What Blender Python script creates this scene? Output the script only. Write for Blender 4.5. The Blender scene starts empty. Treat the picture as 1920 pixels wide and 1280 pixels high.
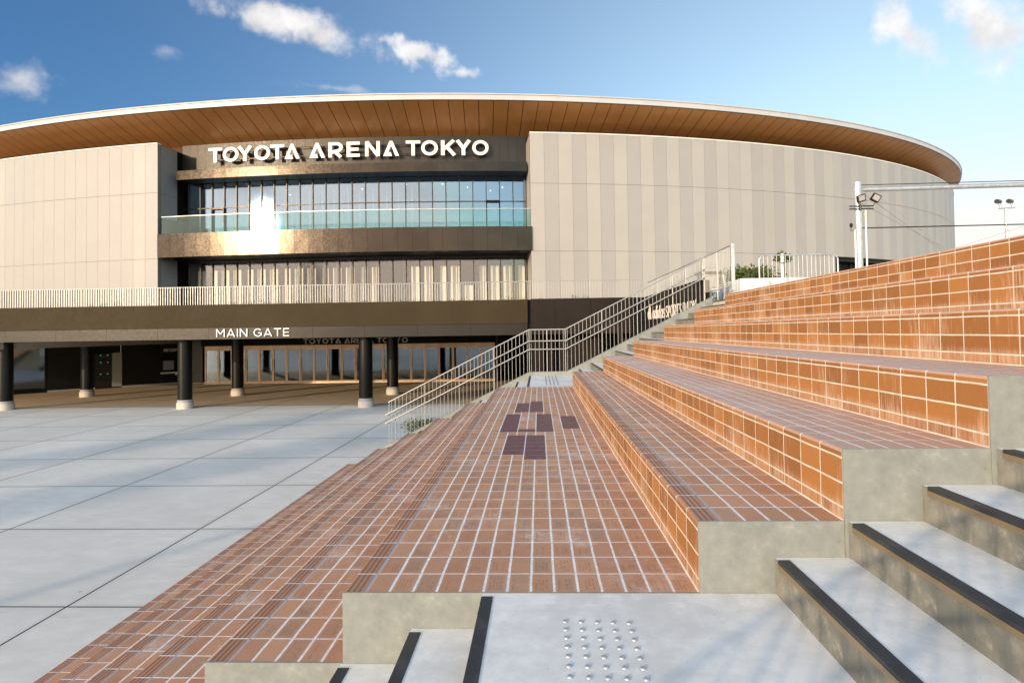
import bpy, bmesh, math, random
from mathutils import Vector, Matrix
from mathutils.geometry import tessellate_polygon
random.seed(7)
sc = bpy.context.scene
COL = sc.collection
# ------------------------------------------------------------------ camera
FPX, CX, CY = 1125.82, 969.17, 594.64
PITCH, ROLL, YAW = 0.02391, -0.01471, -0.03612
cy_, sy_ = math.cos(YAW), math.sin(YAW); cp_, sp_ = math.cos(PITCH), math.sin(PITCH)
fwd = Vector((sy_*cp_, cy_*cp_, sp_)); rgt = Vector((cy_, -sy_, 0)); up_ = rgt.cross(fwd)
cr_, sr_ = math.cos(ROLL), math.sin(ROLL)
r2 = rgt*cr_ + up_*sr_; u2 = rgt*(-sr_) + up_*cr_
cam = bpy.data.cameras.new('camera'); co = bpy.data.objects.new('camera', cam); COL.objects.link(co)
m = Matrix((r2, u2, -fwd)).transposed().to_4x4(); m.translation = Vector((0, 0, 1.116)); co.matrix_world = m
cam.sensor_width = 36; cam.lens = FPX*36/1920
cam.shift_x = (960-CX)/1920; cam.shift_y = (CY-640)/1920
cam.clip_start = 0.05; cam.clip_end = 5000
sc.camera = co
# ------------------------------------------------------------------ sky and sun
SUN_EL, SUN_AZ = math.radians(9.8), math.radians(33)      # azimuth of the light's travel, from +Y towards +X
to_sun = Vector((-math.sin(SUN_AZ)*math.cos(SUN_EL), -math.cos(SUN_AZ)*math.cos(SUN_EL), math.sin(SUN_EL)))
sl = bpy.data.lights.new('sun', 'SUN'); sl.energy = 2.0; sl.angle = math.radians(0.55); sl.color = (1, .77, .50)
so = bpy.data.objects.new('sun', sl); COL.objects.link(so)
so.rotation_euler = to_sun.to_track_quat('Z', 'Y').to_euler()
w = bpy.data.worlds.new('World'); sc.world = w; w.use_nodes = True
sc.view_settings.view_transform = 'Standard'; sc.view_settings.look = 'None'
sc.view_settings.exposure = 1.0; sc.view_settings.gamma = 1
sc.cycles.caustics_reflective = False; sc.cycles.caustics_refractive = False

# ------------------------------------------------------------------ node helper
class G:
    def __init__(s, nt): s.nt = nt; s.n = nt.nodes; s.l = nt.links
    def new(s, t, **kw):
        nd = s.n.new(t)
        for k, v in kw.items(): setattr(nd, k, v)
        return nd
    def put(s, sock, v):
        if isinstance(v, bpy.types.NodeSocket): s.l.new(v, sock)
        elif v is not None:
            if isinstance(v, (tuple, list)) and len(v) == 3 and sock.type == 'RGBA': v = (*v, 1)
            sock.default_value = v
    def m(s, op, a, b=None, c=None):
        nd = s.new('ShaderNodeMath', operation=op)
        s.put(nd.inputs[0], a); s.put(nd.inputs[1], b)
        if c is not None: s.put(nd.inputs[2], c)
        return nd.outputs[0]
    def add(s, a, b): return s.m('ADD', a, b)
    def sub(s, a, b): return s.m('SUBTRACT', a, b)
    def mul(s, a, b): return s.m('MULTIPLY', a, b)
    def lt(s, a, b): return s.m('LESS_THAN', a, b)
    def gt(s, a, b): return s.m('GREATER_THAN', a, b)
    def mx(s, a, b): return s.m('MAXIMUM', a, b)
    def mn(s, a, b): return s.m('MINIMUM', a, b)
    def fl(s, a): return s.m('FLOOR', a)
    def fr(s, a): return s.m('FRACT', a)
    def ab(s, a): return s.m('ABSOLUTE', a)
    def ss(s, v, lo, hi, a=0., b=1.):
        nd = s.new('ShaderNodeMapRange', interpolation_type='SMOOTHSTEP')
        s.put(nd.inputs[0], v); s.put(nd.inputs[1], lo); s.put(nd.inputs[2], hi); s.put(nd.inputs[3], a); s.put(nd.inputs[4], b)
        return nd.outputs[0]
    def mix(s, f, a, b, bt='MIX'):
        nd = s.new('ShaderNodeMix', data_type='RGBA', blend_type=bt)
        s.put(nd.inputs[0], f); s.put(nd.inputs[6], a); s.put(nd.inputs[7], b)
        return nd.outputs[2]
    def xyz(s, x, y, z):
        nd = s.new('ShaderNodeCombineXYZ'); s.put(nd.inputs[0], x); s.put(nd.inputs[1], y); s.put(nd.inputs[2], z); return nd.outputs[0]
    def sep(s, v):
        nd = s.new('ShaderNodeSeparateXYZ'); s.put(nd.inputs[0], v); return nd.outputs
    def noise(s, v, sc_, det=3, rough=.55, dist=0, out=0):
        nd = s.new('ShaderNodeTexNoise'); s.put(nd.inputs['Vector'], v); nd.inputs['Scale'].default_value = sc_
        nd.inputs['Detail'].default_value = det; nd.inputs['Roughness'].default_value = rough; nd.inputs['Distortion'].default_value = dist
        return nd.outputs[out]
    def white(s, v):
        nd = s.new('ShaderNodeTexWhiteNoise'); s.put(nd.inputs[0], v); return nd.outputs[0]
    def vscale(s, v, k):
        nd = s.new('ShaderNodeVectorMath', operation='MULTIPLY'); s.put(nd.inputs[0], v); nd.inputs[1].default_value = k; return nd.outputs[0]
    def obj(s): return s.new('ShaderNodeTexCoord').outputs['Object']
    def rnd(s): return s.new('ShaderNodeObjectInfo').outputs['Random']
    def bsdf(s, col, rough=.6, metal=0., spec=.5, bump=None, bstr=.3, bdist=.002):
        b = s.n['Principled BSDF'] if 'Principled BSDF' in s.n else s.new('ShaderNodeBsdfPrincipled')
        s.put(b.inputs['Base Color'], col); s.put(b.inputs['Roughness'], rough); s.put(b.inputs['Metallic'], metal)
        s.put(b.inputs['Specular IOR Level'], spec)
        if bump is not None:
            bn = s.new('ShaderNodeBump'); bn.inputs['Strength'].default_value = bstr; bn.inputs['Distance'].default_value = bdist
            s.put(bn.inputs['Height'], bump); s.l.new(bn.outputs[0], b.inputs['Normal'])
        return b
M = {}
def mat(name):
    def deco(fn):
        mt = bpy.data.materials.new(name); mt.use_nodes = True
        fn(G(mt.node_tree)); M[name] = mt
        return mt
    return deco
def simple(name, col, rough=.5, metal=0., var=.12, scale=3., spec=.5, bump=0.):
    @mat(name)
    def _(g):
        v = g.obj(); n = g.noise(v, scale, 4)
        c = g.mix(g.ss(n, .3, .7), tuple(x*(1-var) for x in col), tuple(min(1, x*(1+var)) for x in col))
        r = g.ss(g.noise(v, scale*2.3, 2), .3, .7, max(.02, rough-.06), min(1, rough+.08))
        g.bsdf(c, r, metal, spec, bump=g.noise(v, scale*12, 3) if bump else None, bstr=bump)

# world
g = G(w.node_tree)
bg = w.node_tree.nodes['Background']
sky = g.new('ShaderNodeTexSky', sky_type='NISHITA'); sky.sun_disc = False
sky.sun_elevation = SUN_EL; sky.sun_rotation = math.atan2(to_sun.x, to_sun.y)
sky.altitude = 20; sky.air_density = 1.1; sky.dust_density = 1.2; sky.ozone_density = 1.6
dvec = g.new('ShaderNodeTexCoord').outputs['Generated']
def cloud(g, c, tip, ra, rb, amt=1., soft=.55, seed=0., nscale=9.):
    c = Vector(c).normalized(); tip = Vector(tip).normalized()
    e1 = (tip-c); e1 = (e1-c*e1.dot(c)).normalized(); e2 = c.cross(e1)
    def dot(v):
        nd = g.new('ShaderNodeVectorMath', operation='DOT_PRODUCT'); g.put(nd.inputs[0], dw); nd.inputs[1].default_value = v; return nd.outputs[1]
    a = g.m('DIVIDE', dot(e1), ra); b = g.m('DIVIDE', dot(e2), rb); f = dot(c)
    d2 = g.add(g.mul(a, a), g.mul(b, b))
    base = g.sub(1., g.m('POWER', d2, .5))
    base = g.add(base, g.mul(g.sub(f, 1.), 0.))
    base = g.sub(base, g.mul(g.lt(f, 0.), 10.))
    n = g.noise(g.add_v(dvec, seed), nscale, 7, .62)
    return g.mul(g.ss(g.add(base, g.mul(g.sub(n, .5), 2.3)), .12, soft), g.mul(g.ss(base, -.35, .12), amt))
def add_v(s, v, k):
    nd = s.new('ShaderNodeVectorMath', operation='ADD'); s.put(nd.inputs[0], v); nd.inputs[1].default_value = (k, k*.7, -k*.4); return nd.outputs[0]
G.add_v = add_v
wn = g.noise(dvec, 7., 4, .6, out=1)
wv = g.new('ShaderNodeVectorMath', operation='MULTIPLY_ADD'); g.put(wv.inputs[0], wn); wv.inputs[1].default_value = (.06,)*3; g.put(wv.inputs[2], dvec)
wv2 = g.new('ShaderNodeVectorMath', operation='ADD'); g.put(wv2.inputs[0], wv.outputs[0]); wv2.inputs[1].default_value = (-.03,)*3
dw = wv2.outputs[0]
cl = []
cl.append(cloud(g, (-.335, .835, .442), (-.20, .885, .425), .150, .031, .95, .95, 0, 14))
cl.append(cloud(g, (-.185, .888, .428), (-.10, .9, .41), .085, .022, .9, .8, .3, 20))
cl.append(cloud(g, (-.118, .906, .405), (-.07, .9, .39), .05, .016, .7, .9, .7, 24))
cl.append(cloud(g, (-.626, .711, .319), (-.66, .70, .29), .048, .038, .75, 1.1, 1.1, 14))
cl.append(cloud(g, (-.500, .776, .386), (-.49, .78, .386), .028, .013, .3, 1.3, 1.6, 22))
cl.append(cloud(g, (-.300, .888, .372), (-.25, .9, .37), .085, .010, .35, 1.2, 2.2, 18))
cl.append(cloud(g, (.487, .790, .376), (.46, .79, .40), .085, .032, .9, .95, 2.9, 20))
cl.append(cloud(g, (.553, .752, .372), (.57, .752, .33), .085, .046, .95, .9, 3.7, 18))
# warm haze clouds low near the sun, behind the camera, which the glass front mirrors
cl.append(cloud(g, (-.60, -.76, .26), (-.45, -.86, .22), .22, .07, .8, .9, 4.1, 8))
cl.append(cloud(g, (-.10, -.95, .22), (.1, -.96, .2), .30, .05, .5, 1.2, 4.9, 7))
cm = cl[0]
for c_ in cl[1:]: cm = g.mx(cm, c_)
shade = g.ss(g.noise(dvec, 16., 5, .6), .3, .75, .72, 1.05)
ccol = g.mix(1., (3.7, 3.6, 3.55), shade, 'MULTIPLY')
dx_, dy_, dz_ = g.sep(dvec)
side = g.ss(g.add(g.mul(dx_, .8), g.mul(dy_, .25)), -.45, .55)
hs = g.new('ShaderNodeHueSaturation'); hs.inputs['Saturation'].default_value = .86; g.put(hs.inputs['Color'], sky.outputs[0])
capn = g.new('ShaderNodeVectorMath', operation='MINIMUM'); g.put(capn.inputs[0], hs.outputs[0]); capn.inputs[1].default_value = (6., 5.2, 4.6)
front = g.ss(dy_, .0, .62); side = g.ss(dx_, -.72, .55)
tint = g.mix(side, (.215, .41, .67), (.98, .99, .96))
low = g.mul(g.ss(dz_, .10, .36, 1., 0.), side)
tint = g.mix(low, tint, (.90, .66, .69))
skyc = g.mix(1., capn.outputs[0], g.mix(front, (2.15, 1.95, 1.78), tint), 'MULTIPLY')
g.put(bg.inputs[0], g.mix(cm, skyc, ccol)); bg.inputs[1].default_value = 0.15

# ------------------------------------------------------------------ materials
PX, PY = .102, .205
def grid(g, x, y, px, py, w_, wob):
    """distance to nearest grid line, returns grout mask and cell ids"""
    u = g.m('DIVIDE', g.add(x, wob), px); v = g.m('DIVIDE', g.add(y, wob), py)
    fu, fv = g.fr(u), g.fr(v)
    du = g.mul(g.mn(fu, g.sub(1., fu)), px); dv = g.mul(g.mn(fv, g.sub(1., fv)), py)
    return du, dv, g.fl(u), g.fl(v), fu, fv
def tread(name, grooved, text):
    @mat(name)
    def _(g):
        P = g.obj(); x, y, z = g.sep(P)
        wob = g.mul(g.sub(g.noise(P, 6., 2), .5), .006)
        xs = g.sub(x, .100)
        du, dv, iu, iv, fu, fv = grid(g, xs, y, PX, PY, 0, wob)
        nose = g.lt(x, .097)
        du2 = g.mix(nose, du, g.ab(xs))
        du2 = g.m('ADD', g.mul(nose, g.ab(xs)), g.mul(g.sub(1., nose), du))
        edge = g.mn(g.sub(du2, .0055), g.sub(dv, .0038))
        tile = g.ss(edge, -.0008, .0012)
        idv = g.xyz(g.add(g.mul(iu, g.sub(1., nose)), g.mul(nose, -77.)), iv, g.mul(g.rnd(), 91.))
        r1 = g.white(idv); r2_ = g.white(g.add_v(idv, 13.7))
        big = g.noise(P, .55, 3); med = g.noise(P, 9., 4); fine = g.noise(P, 160., 3)
        c = g.mix(r1, (.42, .210, .115), (.53, .282, .158))
        c = g.mix(g.mul(g.gt(r2_, .78), .6), c, (.38, .23, .145))
        c = g.mix(g.mul(g.ss(med, .35, .75), .30), c, (.56, .31, .20))
        c = g.mix(g.mul(g.ss(fine, .45, .8), .22), c, (.16, .06, .035))
        if not grooved: c = g.mix(g.ss(big, .3, .7, .35, .7), c, (.62, .43, .36))
        # pale lime bloom at joints and in patches
        bloom = g.mul(g.ss(g.noise(P, 1.1, 6, .72), .50, .66), g.ss(g.noise(P, 22., 3), .2, .75))
        c = g.mix(g.mul(bloom, .62), c, (.74, .64, .59))
        near = g.mul(g.ss(g.add(edge, g.mul(g.sub(med, .5), .02)), .0, .012, 1., 0.), g.ss(r2_, .4, 1.))
        c = g.mix(g.mul(near, .35), c, (.60, .46, .40))
        h = tile
        if text:
            # faint engraved lines of characters running along each paver
            lu = g.m('MULTIPLY', fu, 6.5); row = g.fl(lu); lf = g.fr(lu)
            ch = g.fl(g.mul(fv, 17.)); cf = g.fr(g.mul(fv, 17.))
            on = g.white(g.xyz(g.add(g.mul(iu, 9.), row), g.add(g.mul(iv, 31.), ch), 2.)) 
            has = g.gt(g.white(g.xyz(g.add(g.mul(iu, 9.), row), iv, 5.)), .35)
            ink = g.gt(g.noise(P, 420., 1), .46)
            tx = g.mul(g.mul(g.mul(g.gt(lf, .25), g.lt(lf, .82)), g.mul(g.gt(cf, .16), g.gt(on, .22))), g.mul(has, ink))
            inside = g.mul(g.mul(g.gt(fu, .16), g.lt(fu, .80)), g.mul(g.gt(fv, .16), g.lt(fv, g.add(.55, g.mul(r1, .33)))))
            tx = g.mul(g.mul(tx, inside), g.mul(g.gt(r2_, .22), g.sub(1., nose)))
            c = g.mix(g.mul(tx, .42), c, (.15, .065, .04)); h = g.sub(h, g.mul(tx, .25))
        if grooved:
            gr = g.ss(g.ab(g.sub(g.fr(g.mul(x, 43.)), .5)), .30, .38)
            gr = g.mul(g.mul(gr, nose), g.mul(g.gt(x, .012), g.lt(x, .084)))
            c = g.mix(g.mul(gr, .75), c, (.10, .045, .03)); h = g.sub(h, g.mul(gr, .8))
            c = g.mix(g.mul(nose, .25), c, (.22, .085, .05))
        gm = g.mix(g.ss(g.noise(P, 30., 3), .3, .7), (.66, .64, .63), (.84, .82, .81))
        if grooved:
            gm = g.mix(g.lt(g.ab(xs), .007), gm, (.34, .37, .42))
        c = g.mix(tile, gm, c)
        rough = g.add(g.ss(fine, .3, .7, .42, .62), g.mul(g.sub(1., tile), .25))
        g.bsdf(c, rough, 0, .45, bump=g.add(g.mul(h, 1.), g.mul(fine, .12)), bstr=.7, bdist=.002)
tread('tile_tread', False, False); tread('tile_tread_grooved', True, False); tread('tile_tread_engraved', True, True)
@mat('tile_riser')
def _(g):
    P = g.obj(); x, y, z = g.sep(P)
    wob = g.mul(g.sub(g.noise(P, 6., 2), .5), .006)
    yy = g.add(y, g.add(wob, g.mul(x, .0)))
    v = g.m('DIVIDE', yy, PY); fv = g.fr(v); iv = g.fl(v); dv = g.mul(g.mn(fv, g.sub(1., fv)), PY)
    zz = g.add(z, wob)
    dz = g.mn(g.mn(g.ab(g.add(zz, .036)), g.ab(g.add(zz, .142))), g.mn(g.ab(g.add(zz, .244)), g.ab(g.add(zz, .298))))
    row = g.add(g.add(g.lt(zz, -.036), g.lt(zz, -.142)), g.lt(zz, -.244))
    edge = g.mn(g.sub(dv, .0038), g.sub(dz, .0042)); tile = g.ss(edge, -.001, .0014)
    idv = g.xyz(iv, row, g.mul(g.rnd(), 57.)); r1 = g.white(idv); r2_ = g.white(g.add_v(idv, 3.1))
    c = g.mix(r1, (.27, .112, .030), (.44, .190, .050))
    fine = g.noise(P, 120., 3); med = g.noise(P, 12., 3)
    c = g.mix(g.mul(g.ss(med, .3, .7), .25), c, (.36, .115, .035))
    streak = g.noise(g.vscale(P, (1, 72., 6.)), 1., 5, .6)
    streak = g.add(streak, g.mul(g.noise(g.vscale(P, (1, 150., 6.)), 1., 2), .25))
    lev = g.add(g.noise(g.vscale(P, (1, .8, .4)), 1.6, 3), g.mul(g.sub(r2_, .5), .12))
    top = g.ss(zz, -.30, -.03, 0.02, -.05)
    st = g.mul(g.ss(g.add(g.add(streak, g.mul(g.sub(lev, .5), 1.2)), top), .62, .92), .55)
    c = g.mix(st, c, (.72, .50, .34))
    c = g.mix(g.mul(g.ss(g.noise(g.vscale(P, (1, 1.2, .3)), 1.3, 3), .62, .70), g.ss(streak, .6, .8)), c, (.20, .12, .09))
    bot = g.mul(g.ss(zz, -.244, -.20, 1., 0.), .35)
    c = g.mix(g.mul(bot, g.ss(streak, .4, .8)), c, (.72, .56, .45))
    gm = g.mix(g.ss(med, .3, .7), (.66, .56, .44), (.80, .72, .60))
    c = g.mix(tile, gm, c)
    g.bsdf(c, g.ss(fine, .3, .7, .38, .6), 0, .5, bump=g.add(tile, g.mul(fine, .1)), bstr=.7, bdist=.002)
@mat('tile_purple')
def _(g):
    P = g.obj(); n = g.noise(P, 14., 4); f = g.noise(P, 140., 3)
    c = g.mix(g.ss(n, .3, .7), (.105, .040, .045), (.155, .066, .068))
    c = g.mix(g.mul(g.ss(f, .4, .8), .3), c, (.25, .15, .15))
    g.bsdf(c, .5, 0, .5, bump=f, bstr=.2)
def concrete(name, a, b, spot, rough=.75, sc_=1., pit=.5, streaks=False):
    @mat(name)
    def _(g):
        P = g.obj(); P = g.new_pos() if False else P
        n1 = g.noise(P, 1.3*sc_, 5, .6); n2 = g.noise(P, 9.*sc_, 5, .65); n3 = g.noise(P, 140., 3); n4 = g.noise(P, 38.*sc_, 3)
        c = g.mix(g.ss(g.add(g.mul(n1, .6), g.mul(n2, .4)), .38, .62), a, b)
        c = g.mix(g.mul(g.ss(n2, .56, .72), pit), c, spot)
        if streaks:
            s_ = g.noise(g.vscale(P, (9., 9., .9)), 1.6, 5, .6)
            c = g.mix(g.mul(g.ss(s_, .5, .72), .5), c, tuple(k*.55 for k in a))
            x, y, z = g.sep(P)
        c = g.mix(g.mul(g.ss(n3, .55, .8), .22), c, tuple(k*.5 for k in a))
        vo = g.new('ShaderNodeTexVoronoi'); vo.inputs['Scale'].default_value = 21.; g.put(vo.inputs['Vector'], P)
        hole = g.mul(g.lt(vo.outputs['Distance'], .06), g.gt(g.white(g.vscale(vo.outputs['Position'], (1, 1, 1))), .72))
        c = g.mix(g.mul(hole, .7), c, tuple(k*.35 for k in a))
        g.bsdf(c, g.ss(n4, .3, .7, rough-.12, rough+.1), 0, .35, bump=g.add(g.add(g.mul(n4, .5), n3), g.mul(hole, -2.)), bstr=.35, bdist=.0015)
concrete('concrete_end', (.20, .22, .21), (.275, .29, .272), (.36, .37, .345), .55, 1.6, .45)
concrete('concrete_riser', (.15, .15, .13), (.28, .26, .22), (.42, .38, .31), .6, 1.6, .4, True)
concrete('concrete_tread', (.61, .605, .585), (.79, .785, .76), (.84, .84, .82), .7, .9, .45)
concrete('concrete_plain', (.42, .39, .34), (.56, .52, .46), (.62, .58, .52), .75, 1., .3)
concrete('concrete_beam', (.50, .46, .39), (.58, .54, .46), (.6, .57, .5), .7, .4, .2)
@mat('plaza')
def _(g):
    P = g.obj(); x, y, z = g.sep(P)
    SX, SY = 3.0, 2.58
    u = g.m('DIVIDE', g.sub(x, -5.18), SX); v = g.m('DIVIDE', g.sub(y, 6.42), SY)
    fu, fv = g.fr(u), g.fr(v)
    du = g.mul(g.mn(fu, g.sub(1., fu)), SX); dv = g.mul(g.mn(fv, g.sub(1., fv)), SY)
    joint = g.ss(g.mn(du, dv), .009, .014, 1., 0.)
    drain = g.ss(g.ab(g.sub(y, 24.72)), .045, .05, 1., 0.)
    r1 = g.white(g.xyz(g.fl(u), g.fl(v), 1.))
    n1 = g.noise(P, .5, 5, .6); n2 = g.noise(g.vscale(P, (1., 2.2, 1.)), 3., 6, .65); n3 = g.noise(P, 70., 3)
    c = g.mix(g.ss(g.add(g.mul(n1, .5), g.mul(n2, .5)), .38, .64), (.61, .595, .55), (.71, .695, .65))
    c = g.mix(g.mul(r1, .30), c, (.46, .46, .44))
    c = g.mix(g.mul(g.gt(y, 24.72), .70), c, (.46, .31, .15))  # golden light under the deck tinted into browner paving past the drain
    c = g.mix(g.mul(g.ss(n3, .5, .8), .2), c, (.2, .2, .19))
    st = g.mul(g.ss(g.noise(g.vscale(P, (1.2, 4., 1.)), 1.1, 4, .7), .66, .74), .3)
    c = g.mix(st, c, (.22, .21, .19))
    edge = g.mul(g.ss(g.mn(du, dv), .012, .12, 1., 0.), g.mul(n2, .28))
    c = g.mix(edge, c, (.25, .24, .22))
    vo = g.new('ShaderNodeTexVoronoi'); vo.inputs['Scale'].default_value = 2.3; g.put(vo.inputs['Vector'], g.vscale(P, (1, 1, 0)))
    gum = g.mul(g.lt(g.add(vo.outputs['Distance'], g.mul(g.sub(n2, .5), .06)), .045), g.gt(g.white(vo.outputs['Position']), .72))
    c = g.mix(g.mul(gum, .45), c, (.16, .155, .14))
    c = g.mix(g.mx(joint, drain), c, (.035, .033, .03))
    g.bsdf(c, g.ss(n2, .3, .7, .55, .75), 0, .4, bump=g.add(g.mul(n3, .4), g.mul(joint, -3.)), bstr=.3, bdist=.003)
def metal_panel(name, a, b, rough, metal, wav=.0, sc_=.6, spec=.5):
    @mat(name)
    def _(g):
        P = g.obj(); n = g.noise(P, sc_, 4); f = g.noise(P, 9., 4)
        c = g.mix(g.ss(n, .35, .65), a, b)
        g.bsdf(c, g.ss(f, .3, .7, rough-.04, rough+.06), metal, spec, bump=g.noise(P, 1.4, 2) if wav else None, bstr=wav, bdist=.05)
metal_panel('cladding_light', (.365, .350, .332), (.38, .365, .345), .5, .0)
metal_panel('cladding_mid', (.345, .331, .316), (.357, .342, .327), .5, .0)
metal_panel('cladding_dark', (.322, .310, .300), (.332, .320, .310), .5, .0)
metal_panel('joint_dark', (.20, .19, .17), (.22, .21, .19), .8, 0.)
metal_panel('side_grey', (.26, .27, .29), (.29, .30, .32), .5, 0.)
metal_panel('trim_white', (.78, .76, .72), (.82, .80, .76), .35, 0.)
metal_panel('roof_metal', (.46, .46, .465), (.50, .50, .505), .4, .0)
metal_panel('soffit_brown', (.50, .225, .072), (.57, .26, .086), .38, .1, .12, .3)
metal_panel('soffit_gap', (.06, .03, .012), (.07, .035, .014), .8, 0.)
metal_panel('bronze', (.032, .027, .023), (.040, .034, .028), .20, .95, .12)
metal_panel('bronze_wall', (.020, .017, .015), (.027, .023, .020), .38, .35, .1)
metal_panel('olive_panel', (.038, .027, .013), (.043, .031, .016), .62, .0, .02, .6, .12)
metal_panel('brown_panel', (.016, .012, .010), (.020, .015, .013), .55, .0, .04, .6, .12)
metal_panel('fascia_panel', (.014, .011, .009), (.019, .015, .012), .36, .0, .12, .6, .25)
metal_panel('dark_metal', (.006, .006, .006), (.009, .008, .008), .45, .0, .0, .6, .25)
metal_panel('black', (.004, .004, .004), (.006, .006, .006), .6, 0., 0., .6, .15)
metal_panel('frame_dark', (.03, .027, .024), (.04, .036, .03), .35, .6)
metal_panel('column_metal', (.005, .005, .005), (.007, .0065, .0065), .32, .0, .0, .6, .22)
metal_panel('steel', (.60, .58, .54), (.70, .68, .64), .30, .9)
metal_panel('steel_rail', (.38, .38, .37), (.45, .45, .44), .36, .4)
metal_panel('door_steel', (.33, .23, .14), (.42, .29, .18), .34, .75)
metal_panel('galvanised', (.48, .49, .50), (.60, .61, .62), .38, .7, .0, 6.)
metal_panel('white_paint', (.80, .79, .77), (.84, .83, .81), .35, 0.)
metal_panel('sign_white', (.86, .85, .83), (.90, .89, .87), .4, 0.)
metal_panel('sign_cream', (.80, .74, .66), (.85, .79, .71), .45, 0.)
metal_panel('rubber', (.018, .018, .020), (.026, .026, .028), .5, 0., .0)
metal_panel('brass_edge', (.30, .22, .13), (.40, .30, .18), .4, .7)
metal_panel('interior_wall', (.10, .10, .10), (.13, .13, .13), .8, 0.)
metal_panel('interior_floor', (.12, .11, .10), (.15, .14, .12), .5, 0.)
metal_panel('curtain', (.62, .60, .56), (.70, .68, .63), .9, 0.)
metal_panel('blind', (.82, .79, .70), (.86, .83, .74), .85, 0.)
metal_panel('interior_dark', (.03, .03, .032), (.045, .045, .048), .6, 0.)
metal_panel('grey_panel', (.32, .31, .30), (.36, .35, .34), .6, 0.)
metal_panel('soil', (.05, .035, .02), (.07, .05, .03), .9, 0.)
@mat('rubber_ribbed')
def _(g):
    P = g.obj(); x, y, z = g.sep(P)
    r = g.ss(g.ab(g.sub(g.fr(g.mul(x, 110.)), .5)), .15, .4)
    c = g.mix(g.mul(r, .6), (.030, .030, .033), (.010, .010, .011))
    c = g.mix(g.mul(g.ss(g.noise(P, 8., 4), .5, .75), .35), c, (.10, .10, .10))
    g.bsdf(c, .5, 0, .5, bump=r, bstr=.5, bdist=-.001)
def glass(name, tint, ior, rough, gloss=(1, 1, 1), base=.0):
    @mat(name)
    def _(g):
        g.n.remove(g.n['Principled BSDF']); out = g.n['Material Output']
        t = g.new('ShaderNodeBsdfTransparent'); t.inputs[0].default_value = (*tint, 1)
        s_ = g.new('ShaderNodeBsdfGlossy'); s_.inputs[0].default_value = (*gloss, 1); s_.inputs['Roughness'].default_value = rough; s_.distribution = 'BECKMANN'
        fr = g.new('ShaderNodeFresnel'); fr.inputs[0].default_value = ior
        P = g.obj(); bn = g.new('ShaderNodeBump'); bn.inputs['Strength'].default_value = .06; bn.inputs['Distance'].default_value = .02
        g.put(bn.inputs['Height'], g.noise(P, .8, 1)); g.l.new(bn.outputs[0], s_.inputs['Normal'])
        mx = g.new('ShaderNodeMixShader'); g.put(mx.inputs[0], g.mn(g.add(fr.outputs[0], base), 1.)); g.l.new(t.outputs[0], mx.inputs[1]); g.l.new(s_.outputs[0], mx.inputs[2])
        g.l.new(mx.outputs[0], out.inputs[0])
glass('glass_facade', (.50, .60, .66), 1.55, .09, (.62, .80, 1.), .15)
glass('glass_lower', (.95, .96, .95), 1.45, .09, (.95, .97, 1.), .02)
glass('glass_clear', (.80, .92, .91), 1.3, .03, (.85, 1., .97), .005)
glass('glass_door', (.35, .42, .46), 1.6, .05, (.75, .88, 1.), .10)
@mat('leaf')
def _(g):
    P = g.obj(); n = g.noise(P, 9., 3)
    r = g.white(g.vscale(P, (4, 4, 4)))
    c = g.mix(g.ss(n, .3, .7), (.030, .060, .014), (.095, .135, .03))
    b = g.bsdf(c, .5, 0, .4); b.inputs['Subsurface Weight'].default_value = 0
@mat('leaf_yellow')
def _(g):
    P = g.obj(); n = g.noise(P, 11., 3)
    g.bsdf(g.mix(g.ss(n, .3, .7), (.12, .13, .02), (.22, .20, .045)), .5, 0, .4)
@mat('bark')
def _(g):
    P = g.obj(); g.bsdf(g.mix(g.noise(P, 30., 3), (.06, .04, .025), (.14, .10, .07)), .8)
def emit(name, col, st):
    @mat(name)
    def _(g):
        b = g.bsdf(col, .4); b.inputs['Emission Color'].default_value = (*col, 1); b.inputs['Emission Strength'].default_value = st
emit('lamp_green', (.02, .6, .25), .35); emit('downlight', (1, .95, .8), 6.); emit('lamp_warm', (1, .55, .2), .5)

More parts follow.
